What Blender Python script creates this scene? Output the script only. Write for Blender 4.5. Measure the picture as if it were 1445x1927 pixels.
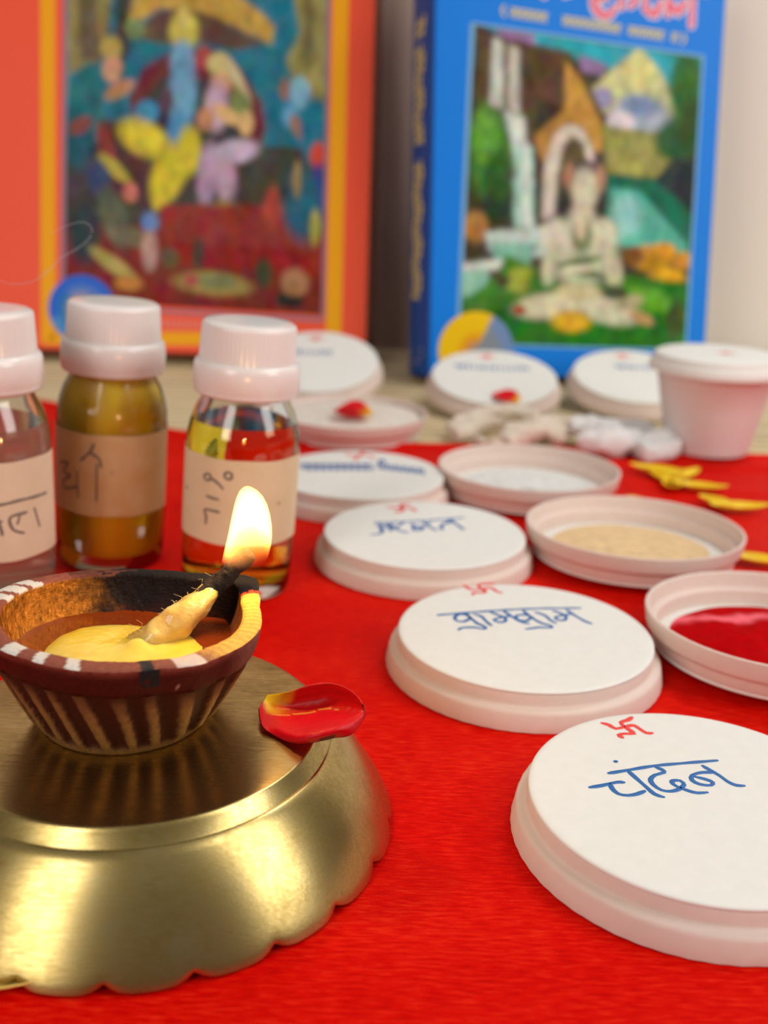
import bpy, math, random
import numpy as np
from mathutils import Matrix, Vector, noise
random.seed(7); rng = np.random.default_rng(7)
for o in list(bpy.data.objects): bpy.data.objects.remove(o)
S = 0.01                      # everything below is written in centimetres
scene = bpy.context.scene; COL = scene.collection; PI = math.pi

# ------------------------------------------------------------------ camera, light, exposure
FP, PITCH, ROLL, CAMH = 2012.88, math.radians(18.36486), math.radians(1.92463), 12.9242
CX, CY = 722.5, 963.5
cF = np.array([0, math.cos(PITCH), -math.sin(PITCH)]); r0 = np.array([1, 0, 0.]); u0 = np.cross(r0, cF)
cR = math.cos(ROLL)*r0 + math.sin(ROLL)*u0; cU = -math.sin(ROLL)*r0 + math.cos(ROLL)*u0
CP = np.array([0, 0, CAMH])
cam = bpy.data.cameras.new('camera'); camo = bpy.data.objects.new('camera', cam); COL.objects.link(camo)
cam.sensor_fit = 'VERTICAL'; cam.sensor_height = 36; cam.lens = FP/1927*36
cam.clip_start = 0.005; cam.clip_end = 50
m = Matrix.Identity(4)
for i in range(3):
    m[i][0] = cR[i]; m[i][1] = cU[i]; m[i][2] = -cF[i]; m[i][3] = CP[i]*S
camo.matrix_world = m; scene.camera = camo
cam.dof.use_dof = True; cam.dof.focus_distance = 0.216; cam.dof.aperture_fstop = 12.8
scene.view_settings.view_transform = 'Standard'; scene.view_settings.look = 'None'
scene.view_settings.gamma = 1; scene.view_settings.exposure = 0.12
scene.view_settings.use_curve_mapping = False
w = bpy.data.worlds.new('world'); scene.world = w; w.use_nodes = True
wn = w.node_tree.nodes; wl = w.node_tree.links
bg = wn['Background']; tc = wn.new('ShaderNodeTexCoord'); sx = wn.new('ShaderNodeSeparateXYZ'); rp = wn.new('ShaderNodeValToRGB')
wl.new(tc.outputs['Generated'], sx.inputs[0]); wl.new(sx.outputs['Z'], rp.inputs[0])
rp.color_ramp.elements[0].position = 0.0; rp.color_ramp.elements[0].color = (0.22, 0.17, 0.14, 1)
rp.color_ramp.elements[1].position = 0.9; rp.color_ramp.elements[1].color = (0.50, 0.46, 0.42, 1)
wl.new(rp.outputs[0], bg.inputs['Color']); bg.inputs['Strength'].default_value = 0.42
def area(name, loc, target, size, power, col=(1, 1, 1), sy=None):
    l = bpy.data.lights.new(name, 'AREA'); l.energy = power; l.color = col; l.size = size*S
    if sy: l.shape = 'RECTANGLE'; l.size_y = sy*S
    o = bpy.data.objects.new(name, l); COL.objects.link(o); o.location = Vector(loc)*S
    o.rotation_euler = (Vector(target)-Vector(loc)).to_track_quat('-Z', 'Y').to_euler(); return o
area('ceiling_panel', (50, 62, 98), (4, 40, 0), 20, 2.55, (1, 0.98, 0.95))
area('window_light', (72, 0, 62), (2, 34, 4), 36, 5.0, (1, 0.97, 0.93), 90)
area('window_light', (-58, -66, 62), (0, 34, 4), 40, 5.6, (1, 0.95, 0.90), 90)

# ------------------------------------------------------------------ helpers
def ray(px, py): return cF + cR*(px-CX)/FP - cU*(py-CY)/FP
def at(px, py, z=0.0):
    d = ray(px, py); return CP + d*(z-CAMH)/d[2]
def atY(px, py, Y):
    d = ray(px, py); return CP + d*Y/d[1]
def tag(o, label=None, cat=None, group=None, kind=None):
    if label: o['label'] = label
    if cat: o['category'] = cat
    if group: o['group'] = group
    if kind: o['kind'] = kind
    return o
def empty(name, loc=(0, 0, 0), rot=(0, 0, 0), parent=None):
    o = bpy.data.objects.new(name, None); COL.objects.link(o); o.empty_display_size = 0.01
    o.location = Vector([float(c) for c in loc])*S; o.rotation_euler = rot
    if parent: o.parent = parent
    return o
def mesh(name, V, Fc, mat=None, parent=None, smooth=True, loc=None, colors=None, sharp=None):
    me = bpy.data.meshes.new(name); me.from_pydata([tuple(float(c)*S for c in v) for v in V], [], [tuple(int(i) for i in f) for f in Fc])
    me.validate(); me.update()
    if smooth: me.polygons.foreach_set('use_smooth', [True]*len(me.polygons))
    if sharp is not None: me.set_sharp_from_angle(angle=math.radians(sharp))
    if colors:
        for k, arr in colors.items():
            a = me.color_attributes.new(k, 'FLOAT_COLOR', 'POINT')
            arr = np.asarray(arr, float)
            if arr.shape[1] == 3: arr = np.hstack([arr, np.ones((len(arr), 1))])
            a.data.foreach_set('color', arr.ravel())
    if mat: me.materials.append(mat)
    o = bpy.data.objects.new(name, me); COL.objects.link(o)
    if loc is not None: o.location = Vector([float(c) for c in loc])*S
    if parent: o.parent = parent
    return o
def lathe(prof, n=96, fn=None):
    """prof: list of (r,z); fn(r,z,theta,i)->(r,z)"""
    V, Fc, rings = [], [], []
    for i, (r, z) in enumerate(prof):
        if r < 1e-6: rings.append([len(V)]); V.append((0, 0, z)); continue
        ids = []
        for k in range(n):
            t = 2*PI*k/n; rr, zz = (r, z) if fn is None else fn(r, z, t, i)
            ids.append(len(V)); V.append((rr*math.cos(t), rr*math.sin(t), zz))
        rings.append(ids)
    for a, b in zip(rings, rings[1:]):
        if len(a) == 1 and len(b) == 1: continue
        for k in range(n):
            k2 = (k+1) % n
            if len(a) == 1: Fc.append((a[0], b[k2], b[k]))
            elif len(b) == 1: Fc.append((a[k], a[k2], b[0]))
            else: Fc.append((a[k], a[k2], b[k2], b[k]))
    return V, Fc
def flip(Fc): return [f[::-1] for f in Fc]
def box(x0, x1, y0, y1, z0, z1):
    V = [(x, y, z) for z in (z0, z1) for y in (y0, y1) for x in (x0, x1)]
    return V, [(0, 2, 3, 1), (4, 5, 7, 6), (0, 1, 5, 4), (2, 6, 7, 3), (0, 4, 6, 2), (1, 3, 7, 5)]
def join(parts):
    V, Fc = [], []
    for v, f in parts:
        o = len(V); V += list(v); Fc += [tuple(i+o for i in q) for q in f]
    return V, Fc
def bev(o, wd, seg=3):
    b = o.modifiers.new('bevel', 'BEVEL'); b.width = wd*S; b.segments = seg; b.limit_method = 'ANGLE'; return o
def resample(P, step):
    P = [np.array(p, float) for p in P]
    if len(P) > 2:   # Catmull-Rom
        Q = [P[0]] + P + [P[-1]]; out = []
        for i in range(1, len(Q)-2):
            L = np.linalg.norm(Q[i+1]-Q[i]); n = max(2, int(L/step))
            for k in range(n):
                t = k/n
                out.append(0.5*((2*Q[i])+(-Q[i-1]+Q[i+1])*t+(2*Q[i-1]-5*Q[i]+4*Q[i+1]-Q[i+2])*t*t+(-Q[i-1]+3*Q[i]-3*Q[i+1]+Q[i+2])*t**3))
        out.append(P[-1]); return out
    return P
def strokes(lines, width, th, wrap=None, taper=True):
    """thin raised ink strokes on the local xy plane; wrap maps (x,y,h) to 3-D"""
    parts = []
    for ln in lines:
        P = resample([p[:2] for p in ln], width*0.8); n = len(P)
        if n == 1 or np.linalg.norm(P[0]-P[-1]) < 1e-3 and n < 3:
            c = P[0]; V = [(c[0], c[1], th)]+[(c[0]+width*.8*math.cos(a), c[1]+width*.62*math.sin(a), th) for a in np.linspace(0, 2*PI, 13)[:-1]]
            Fc = [(0, i+1, (i+1) % 12+1) for i in range(12)]
        else:
            V, Fc = [], []
            for i in range(n):
                d = P[min(i+1, n-1)]-P[max(i-1, 0)]; L = np.linalg.norm(d); d = d/L if L > 0 else np.array([1, 0.])
                nn = np.array([-d[1], d[0]]); hw = width/2*(1 if 0 < i < n-1 else .75)*(1+.12*math.sin(i*.9))
                for s in (-1, -.45, .45, 1):
                    q = P[i]+nn*hw*s; V.append((q[0], q[1], th if abs(s) < .9 else th*.25))
                if i:
                    b = len(V)-8
                    for k in range(3): Fc.append((b+k, b+4+k, b+5+k, b+1+k))
            for end, sg in ((0, -1), (n-1, 1)):     # rounded ends
                a, b_ = (P[1], P[0]) if end == 0 else (P[-2], P[-1])
                d = b_-a; L = np.linalg.norm(d); d = d/max(L, 1e-9); nn = np.array([-d[1], d[0]])
                c0 = len(V); V.append((b_[0], b_[1], th)); hw = width/2*.75
                for a_ in np.linspace(-PI/2, PI/2, 7):
                    q = b_+d*hw*math.cos(a_)+nn*hw*math.sin(a_); V.append((q[0], q[1], th*.4))
                Fc += [(c0, c0+1+k, c0+2+k) for k in range(6)]
        parts.append((V, Fc))
    V, Fc = join(parts)
    if wrap: V = [wrap(*v) for v in V]
    return V, Fc
def tube(P, R, n=10, caps=True):
    P = [np.array(p, float) for p in P]; V, Fc = [], []; up = np.array([0, 0, 1.])
    for i, p in enumerate(P):
        d = P[min(i+1, len(P)-1)]-P[max(i-1, 0)]; d /= max(np.linalg.norm(d), 1e-9)
        a = np.cross(d, up if abs(d[2]) < .95 else np.array([1, 0, 0.])); a /= np.linalg.norm(a); b = np.cross(d, a)
        r = R[i] if hasattr(R, '__len__') else R
        for k in range(n):
            t = 2*PI*k/n; V.append(tuple(p+a*r*math.cos(t)+b*r*math.sin(t)))
    for i in range(len(P)-1):
        for k in range(n):
            Fc.append((i*n+k, i*n+(k+1) % n, (i+1)*n+(k+1) % n, (i+1)*n+k))
    if caps:
        V.append(tuple(P[0])); c = len(V)-1; Fc += [(c, (k+1) % n, k) for k in range(n)]
        V.append(tuple(P[-1])); c = len(V)-1; b = (len(P)-1)*n; Fc += [(c, b+k, b+(k+1) % n) for k in range(n)]
    return V, Fc
def nz(x, y, z=0, s=1): return noise.noise(Vector((x*s, y*s, z*s)))
def sm(a, b, x):
    t = min(1, max(0, (float(x)-a)/(b-a))); return t*t*(3-2*t)

# ------------------------------------------------------------------ materials
class M:
    def __init__(s, name):
        s.m = bpy.data.materials.new(name); s.m.use_nodes = True; s.t = s.m.node_tree; s.n = s.t.nodes; s.l = s.t.links
        s.b = s.n['Principled BSDF']
    def set(s, **k):
        for a, v in k.items(): s.b.inputs[a.replace('_', ' ')].default_value = v
        return s
    def node(s, typ, **k):
        q = s.n.new(typ)
        for a, v in k.items():
            if a in q.inputs: q.inputs[a].default_value = v
            else: setattr(q, a, v)
        return q
    def link(s, a, b): s.l.new(a, b); return s
    def coord(s, out='Object', scale=(1, 1, 1)):
        c = s.node('ShaderNodeTexCoord'); mp = s.node('ShaderNodeMapping'); mp.inputs['Scale'].default_value = scale
        s.link(c.outputs[out], mp.inputs[0]); return mp.outputs[0]
    def noise(s, vec, scale, detail=3, rough=.5):
        q = s.node('ShaderNodeTexNoise'); q.inputs['Scale'].default_value = scale; q.inputs['Detail'].default_value = detail
        q.inputs['Roughness'].default_value = rough; s.link(vec, q.inputs['Vector']); return q.outputs['Fac']
    def ramp(s, fac, stops):
        q = s.node('ShaderNodeValToRGB'); e = q.color_ramp.elements
        while len(e) < len(stops): e.new(.5)
        for i, (p, c) in enumerate(stops): e[i].position = p; e[i].color = (*c, 1)
        s.link(fac, q.inputs[0]); return q.outputs[0]
    def bump(s, h, strength, dist, prev=None):
        q = s.node('ShaderNodeBump'); q.inputs['Strength'].default_value = strength; q.inputs['Distance'].default_value = dist
        s.link(h, q.inputs['Height'])
        if prev is not None: s.link(prev, q.inputs['Normal'])
        s.link(q.outputs[0], s.b.inputs['Normal']); return q.outputs[0]
    def math(s, op, a, b=None):
        q = s.node('ShaderNodeMath'); q.operation = op
        for i, v in enumerate((a, b)):
            if v is None: continue
            if isinstance(v, (int, float)): q.inputs[i].default_value = v
            else: s.link(v, q.inputs[i])
        return q.outputs[0]
    def attr(s, name):
        q = s.node('ShaderNodeAttribute'); q.attribute_name = name; return q
def simple(name, col, rough=.5, **k):
    x = M(name); x.set(Base_Color=(*col, 1), Roughness=rough, **k); return x.m
def painted(name, rough=.4, coat=0.0, bumpy=None):
    x = M(name); x.set(Roughness=rough, Coat_Weight=coat, Coat_Roughness=.15)
    a = x.attr('tint'); x.link(a.outputs['Color'], x.b.inputs['Base Color'])
    if bumpy: x.bump(x.noise(x.coord(), bumpy[0], 4), bumpy[1], bumpy[2])
    return x
def cloth_mat():
    x = M('red_cloth'); x.set(Roughness=.55, Sheen_Weight=.06, Sheen_Roughness=.4)
    x.b.inputs['Sheen Tint'].default_value = (1, .12, .03, 1); x.b.inputs['Specular IOR Level'].default_value = .08
    x.b.inputs['Specular Tint'].default_value = (1, .25, .15, 1)
    c = x.coord(); sp = x.node('ShaderNodeSeparateXYZ')
    # slightly wandering threads
    wob = x.node('ShaderNodeTexNoise', Scale=60.0); x.link(c, wob.inputs['Vector'])
    add = x.node('ShaderNodeVectorMath'); add.operation = 'MULTIPLY_ADD'
    x.link(wob.outputs['Color'], add.inputs[0]); add.inputs[1].default_value = (.0012, .0012, 0); x.link(c, add.inputs[2])
    x.link(add.outputs[0], sp.inputs[0])
    px = x.math('SINE', x.math('MULTIPLY', sp.outputs['X'], 2*PI/.00052)); py = x.math('SINE', x.math('MULTIPLY', sp.outputs['Y'], 2*PI/.00060))
    wv = x.math('MULTIPLY', px, py)
    weft = x.noise(x.coord(scale=(220, 1500, 1)), 1.0, 3, .6)
    streak = x.noise(x.coord(scale=(9, 30, 1)), 1.0, 3, .6)
    f1 = x.math('ADD', x.math('MULTIPLY', wv, .17), x.math('ADD', x.math('MULTIPLY', weft, .72), x.math('MULTIPLY', streak, .28)))
    colr = x.ramp(f1, [(.25, (.46, .0, .0)), (.47, (.68, .0, .0)), (.60, (.80, .006, .002)), (.74, (.93, .055, .014))])  # top stop paints the orange thread glints into the base colour
    x.link(colr, x.b.inputs['Base Color'])
    b1 = x.bump(wv, .35, .0002); x.bump(weft, .5, .0006, b1); return x.m
def paper_mat(name, col, scale=900):
    x = M(name); x.set(Roughness=.62, Subsurface_Weight=.12, Subsurface_Scale=.002)
    x.b.inputs['Subsurface Radius'].default_value = (1, .6, .4); x.b.inputs['Specular IOR Level'].default_value = .3
    f = x.noise(x.coord(), 300, 4); x.link(x.ramp(f, [(.3, tuple(c*.965 for c in col)), (.7, col)]), x.b.inputs['Base Color'])
    x.bump(x.noise(x.coord(), scale, 4), .15, .0002); return x.m
def brass_mat():
    x = M('brushed_brass'); x.set(Metallic=1.0)
    c = x.coord(); big = x.noise(c, 55, 5, .65); fine = x.noise(x.coord(scale=(1, 7, 7)), 230, 5, .7)
    f = x.math('ADD', x.math('MULTIPLY', big, .6), x.math('MULTIPLY', fine, .4))
    x.link(x.ramp(f, [(.34, (.26, .18, .055)), (.47, (.46, .34, .12)), (.58, (.58, .45, .18)), (.72, (.68, .58, .34))]), x.b.inputs['Base Color'])
    r = x.node('ShaderNodeMapRange'); x.link(f, r.inputs[0]); r.inputs[1].default_value = .3; r.inputs[2].default_value = .7
    r.inputs[3].default_value = .34; r.inputs[4].default_value = .2; x.link(r.outputs[0], x.b.inputs['Roughness'])
    scr = x.noise(x.coord(scale=(2, 40, 40)), 60, 4, .7); x.bump(scr, .05, .0003); return x.m
def glass_mat(name, thin=False, col=(1, 1, 1), rough=.01):
    x = M(name)
    if not thin:
        x.set(Base_Color=(*col, 1), Transmission_Weight=1, Roughness=rough, IOR=1.5); return x.m
    x.n.remove(x.b); out = x.n['Material Output']
    tr = x.node('ShaderNodeBsdfTransparent', Color=(*col, 1)); gl = x.node('ShaderNodeBsdfGlossy', Roughness=.04)
    fr = x.node('ShaderNodeFresnel', IOR=1.5); mx = x.node('ShaderNodeMixShader')
    x.link(fr.outputs[0], mx.inputs[0]); x.link(tr.outputs[0], mx.inputs[1]); x.link(gl.outputs[0], mx.inputs[2]); x.link(mx.outputs[0], out.inputs[0]); return x.m
def mat_mat():
    x = M('straw_weave'); x.set(Roughness=.75)
    c = x.coord(scale=(8, 330, 1)); s1 = x.noise(c, 1.0, 3, .6); wv = x.node('ShaderNodeTexWave'); wv.bands_direction = 'Y'
    wv.inputs['Scale'].default_value = 65; wv.inputs['Distortion'].default_value = .6; x.link(x.coord(), wv.inputs['Vector'])
    f = x.math('ADD', x.math('MULTIPLY', s1, .7), x.math('MULTIPLY', wv.outputs['Fac'], .3))
    x.link(x.ramp(f, [(.25, (.34, .25, .12)), (.42, (.60, .48, .27)), (.6, (.78, .65, .40)), (.8, (.88, .77, .52))]), x.b.inputs['Base Color'])
    x.bump(wv.outputs['Fac'], .6, .001); return x.m
MAT = dict(
    cloth=cloth_mat(), lid=paper_mat('white_card', (.85, .845, .80)), rim=paper_mat('rolled_paper', (.76, .62, .55)), cup=paper_mat('cup_paper', (.80, .73, .70)),  # rim paper pinker and darker than the card: red cloth bounce painted in
    brass=brass_mat(), blue_ink=simple('blue_marker', (.004, .13, .42), .35), red_ink=simple('red_marker', (.86, .05, .04), .4),
    pencil=simple('pen_ink', (.20, .17, .14), .5), glass=glass_mat('clear_glass'), thin=glass_mat('thin_glass', True),
    cap=simple('white_plastic', (.83, .78, .765), .2, Subsurface_Weight=.15, Subsurface_Scale=.003),
    straw=mat_mat(), floor=simple('dark_floor', (.25, .17, .12), .6),
    wall=simple('cream_wall', (.88, .83, .76), .8), pages=simple('book_pages', (.75, .70, .58), .8))
MAT['straw_edge'] = MAT['straw']

# ------------------------------------------------------------------ setting
V, Fc = box(-90, 110, -60, 84, -1.7, -.7); tag(mesh('floor', V, Fc, MAT['floor'], smooth=False), kind='structure')
V, Fc = box(-90, 110, 78, 81, -.7, 90); tag(mesh('wall_back', V, Fc, MAT['wall'], smooth=False), kind='structure')

bd = empty('added_gap_board', (6.7, 76.2, -.7), (-.012, 0, 0)); tag(bd, 'dark brown board added to darken the gap between the two books', 'board')  # made-up board, put in so the gap between the books looks dark
x = M('gap_board_brown'); x.set(Roughness=.55); x.link(x.ramp(x.noise(x.coord(scale=(30, 30, 3)), 3, 4), [(.3, (.34, .24, .195)), (.7, (.46, .34, .28))]), x.b.inputs['Base Color'])
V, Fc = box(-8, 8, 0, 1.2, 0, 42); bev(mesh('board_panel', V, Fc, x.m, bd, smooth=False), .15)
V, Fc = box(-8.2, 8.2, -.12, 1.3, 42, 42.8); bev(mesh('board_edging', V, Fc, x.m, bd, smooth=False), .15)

# red cloth
bk = sorted([(-60, 70)] + [tuple(at(px, py)[:2]) for px, py in [(0, 745), (90, 757), (250, 788), (330, 812), (560, 833), (850, 838), (1150, 846), (1290, 856), (1445, 858)]] + [(60, 49)])
bkx = [b[0] for b in bk]; bky = [b[1] for b in bk]
# straw mat under the books
def mat_z(x, y): return -.13-.3*sm(0, -.5, y-np.interp(x, bkx, bky))+.03*math.sin(y*6.5)+.01*math.sin(x*1.3+y*3)
nx, ny = 70, 240; V = []; Fc = []
for j in range(ny):
    for i in range(nx):
        x = -45+95*i/(nx-1); y = 46+31*j/(ny-1); V.append((x, y, float(mat_z(x, y))))
for j in range(ny-1):
    for i in range(nx-1): a = j*nx+i; Fc.append((a, a+1, a+nx+1, a+nx))
o = mesh('straw_mat', V, Fc, MAT['straw']); sd = o.modifiers.new('thick', 'SOLIDIFY'); sd.thickness = .2*S; sd.offset = -1
tag(o, 'flat woven beige straw mat under the two books, behind the red cloth', 'mat')

def cloth_h(x, y):
    yb = np.interp(x, bkx, bky); d = yb-y
    h = .035*nz(x, y, 0, .16)+.018*nz(x, y, 3, .5)-.03
    h += .17*math.exp(-((d-.25)/.4)**2)                         # turned hem on the mat
    if x > 8: h += .22*sm(8, 13, x)*math.exp(-((d-2.2)/.5)**2)
    h += .10*math.exp(-((d-4-.12*x)/.35)**2)*sm(5, 9, x)
    h += .06*math.exp(-(((x*.30+y)-19.0)/.22)**2)*sm(-1, 2, x)*sm(8, 5, x)*0
    return h
def cloth_y(i, n, x):
    yb = np.interp(x, bkx, bky); t = i/(n-1); return -22+(yb+22)*(1-(1-t)**1.15)
nx, ny = 190, 330; V = []; Fc = []
for j in range(ny):
    for i in range(nx):
        x = -34+78*i/(nx-1); y = cloth_y(j, ny, x); V.append((x, y, cloth_h(x, y)))
for j in range(ny-1):
    for i in range(nx-1): a = j*nx+i; Fc.append((a, a+1, a+nx+1, a+nx))
o = mesh('red_cloth', V, Fc, MAT['cloth']); sd = o.modifiers.new('thick', 'SOLIDIFY'); sd.thickness = .08*S; sd.offset = -1
tag(o, 'bright red woven cloth spread flat under the lamp, bottles and white lids', 'tablecloth')

# ------------------------------------------------------------------ books
PW, PH = 150, 200
def blob_paint(fn, n=(150, 200), jitter=.035, seed=0):
    """fn() returns (background function, shapes); returns colours for an (n0 x n1) grid, u right, v down, both 0..1"""
    bgf, shapes = fn
    U, Vv = np.meshgrid(np.linspace(0, 1, n[0]), np.linspace(0, 1, n[1]))
    C = np.zeros((n[1], n[0], 3)); C[:] = (.3, .3, .3)
    C = bgf(U, Vv, C)
    for sh in shapes:
        typ, col = sh[0], np.array(sh[1])
        if typ == 'e':
            _, _, cx_, cy_, rx, ry, ang = sh[:7]; soft = (sh[7] if len(sh) > 7 else .25)*1.8
            a = math.radians(ang); dx, dy = U-cx_, (Vv-cy_)*1.33
            x_ = (dx*math.cos(a)+dy*math.sin(a))/rx; y_ = (-dx*math.sin(a)+dy*math.cos(a))/(ry*1.33)
            d = np.sqrt(x_*x_+y_*y_); al = np.clip((1+soft/2-d)/soft, 0, 1)
        else:
            P = sh[2]; inside = np.zeros_like(U, bool); j = len(P)-1
            for i in range(len(P)):
                xi, yi = P[i]; xj, yj = P[j]
                if yi != yj:
                    cond = ((yi > Vv) != (yj > Vv)) & (U < (xj-xi)*(Vv-yi)/(yj-yi)+xi); inside ^= cond
                j = i
            al = inside.astype(float)
            for _ in range(5):
                al = (al+np.roll(al, 1, 0)+np.roll(al, -1, 0)+np.roll(al, 1, 1)+np.roll(al, -1, 1))/5
        C = C*(1-al[..., None])+col*al[..., None]
    r = np.random.default_rng(seed); N = r.normal(0, 1, (n[1]//3+2, n[0]//3+2, 3)); N = np.repeat(np.repeat(N, 3, 0), 3, 1)[:n[1], :n[0]]
    N = (N+np.roll(N, 1, 0)+np.roll(N, 1, 1)+np.roll(N, 2, 1))/4
    def smooth(a, b, amp):      # brush-stroke variation, longer down the page than across
        g = r.normal(0, 1, (n[1]//b+3, n[0]//a+3)); X = np.linspace(0, g.shape[1]-1.01, n[0]); Y = np.linspace(0, g.shape[0]-1.01, n[1])
        xi, yi = X.astype(int), Y.astype(int); fx, fy = (X-xi)[None], (Y-yi)[:, None]
        return amp*((g[yi][:, xi]*(1-fx)+g[yi][:, xi+1]*fx)*(1-fy)+(g[yi+1][:, xi]*(1-fx)+g[yi+1][:, xi+1]*fx)*fy)
    Lm = 1+smooth(4, 7, .12)+smooth(9, 14, .10)+smooth(3, 3, .05)
    C = C*np.clip(Lm, .35, 1.9)[..., None]+np.stack([smooth(6, 9, .012) for _ in range(3)], -1)
    return np.clip(C*(1+N*jitter*3)+N*jitter*.3, 0, 1)
def lin(c):
    return tuple(((v/255)/12.92 if v <= 10 else ((v/255+.055)/1.055)**2.4) for v in c)
def quad_grid(Q, C, y):
    """Q: TL,TR,BR,BL in cover coordinates"""
    n1, n0 = C.shape[:2]; V = []; Fc = []
    TL, TR, BR, BL = [np.array(q, float) for q in Q]
    for j in range(n1):
        for i in range(n0):
            u, v = i/(n0-1), j/(n1-1); p = (TL*(1-u)+TR*u)*(1-v)+(BL*(1-u)+BR*u)*v; V.append((p[0], y, p[1]))
    for j in range(n1-1):
        for i in range(n0-1): a = j*n0+i; Fc.append((a, a+n0, a+n0+1, a+1))
    return V, Fc, C.reshape(-1, 3)
ART = painted('printed_picture', .5).m; ART.node_tree.nodes['Principled BSDF'].inputs['Specular IOR Level'].default_value = .2
def book(name, O, yaw, lean, W, Hh, t, skew, cover_mat, label, spine_mat=None):
    z0 = t*math.sin(lean)
    r = empty(name, (O[0], O[1], z0-.02), (-lean, 0, yaw)); r.rotation_mode = 'XYZ'
    r.rotation_mode = 'QUATERNION'
    R = Matrix.Rotation(yaw, 3, 'Z') @ Matrix.Rotation(-lean, 3, 'X'); r.rotation_quaternion = R.to_quaternion()
    tag(r, label, 'book')
    # cover: front board, spine, back board
    c = .12
    def prism(P, z0, z1):
        n = len(P); V = [(x, y, z0) for x, y in P]+[(x, y, z1) for x, y in P]
        return V, [tuple(range(n))[::-1], tuple(range(n, 2*n))]+[(i, (i+1) % n, n+(i+1) % n, n+i) for i in range(n)]
    fr = [(-W, 0), (0, 0), (0, c), (-W, c)]
    mid = (-W-skew*.9, t*.45)
    n = 8; arc = [(-W-skew*(i/n)-.22*math.sin(PI*i/n), t*i/n) for i in range(n+1)]
    inner = [(x+c, y) for x, y in arc]
    spm = spine_mat or cover_mat
    bk_ = [(-W-skew, t-c), (-.2, t-c), (-.2, t), (-W-skew, t)]
    V, Fc = prism([(x, y) for x, y in fr], 0, Hh); o = mesh('front_cover', V, Fc, cover_mat, r, smooth=False); bev(o, .05)
    V, Fc = prism(arc+inner[::-1], 0, Hh); o = mesh('spine', V, Fc, spm, r, sharp=40)
    V, Fc = prism(bk_, 0, Hh); o = mesh('back_cover', V, Fc, cover_mat, r, smooth=False)
    V, Fc = prism([(-W+.1-skew*.02, c+.01), (-.25, c+.01), (-.35, t-c-.01), (-W-skew+.2, t-c-.01)], .15, Hh-.15)
    o = mesh('page_block', V, Fc, MAT['pages'], r, smooth=False)
    return r
def onplane(lines, width, mat_, name, parent, y=-.012):
    V, Fc = strokes(lines, width, .006, wrap=lambda a, b, h: (a, y-h, b)); return mesh(name, V, Fc, mat_, parent)
def strip(name, parent, mat_, quads, y=-.01):
    V = []; Fc = []
    for q in quads:
        b = len(V); V += [(p[0], y, p[1]) for p in q]+[(p[0], -.001, p[1]) for p in q]
        Fc += [(b, b+1, b+2, b+3)]+[(b+i, b+4+i, b+4+(i+1) % 4, b+(i+1) % 4) for i in range(4)]
    return mesh(name, V, Fc, mat_, parent, smooth=False)

def glossy_cover(name, col): return simple(name, col, .45, Specular_IOR_Level=.25)
orange = glossy_cover('orange_cover', lin((255, 92, 58))); blue = glossy_cover('blue_cover', lin((5, 132, 240)))
gold = simple('golden_print', lin((255, 180, 10)), .5, Specular_IOR_Level=.2); pale = simple('pale_print', (.75, .68, .6), .5)
yellow_print = simple('yellow_print', (.74, .66, .20), .5)
pink_print = simple('pink_print', (.85, .12, .22), .5); white_print = simple('white_print', (.85, .78, .8), .5)
soft_pink = simple('soft_pink_print', (.85, .33, .25), .5)

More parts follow.
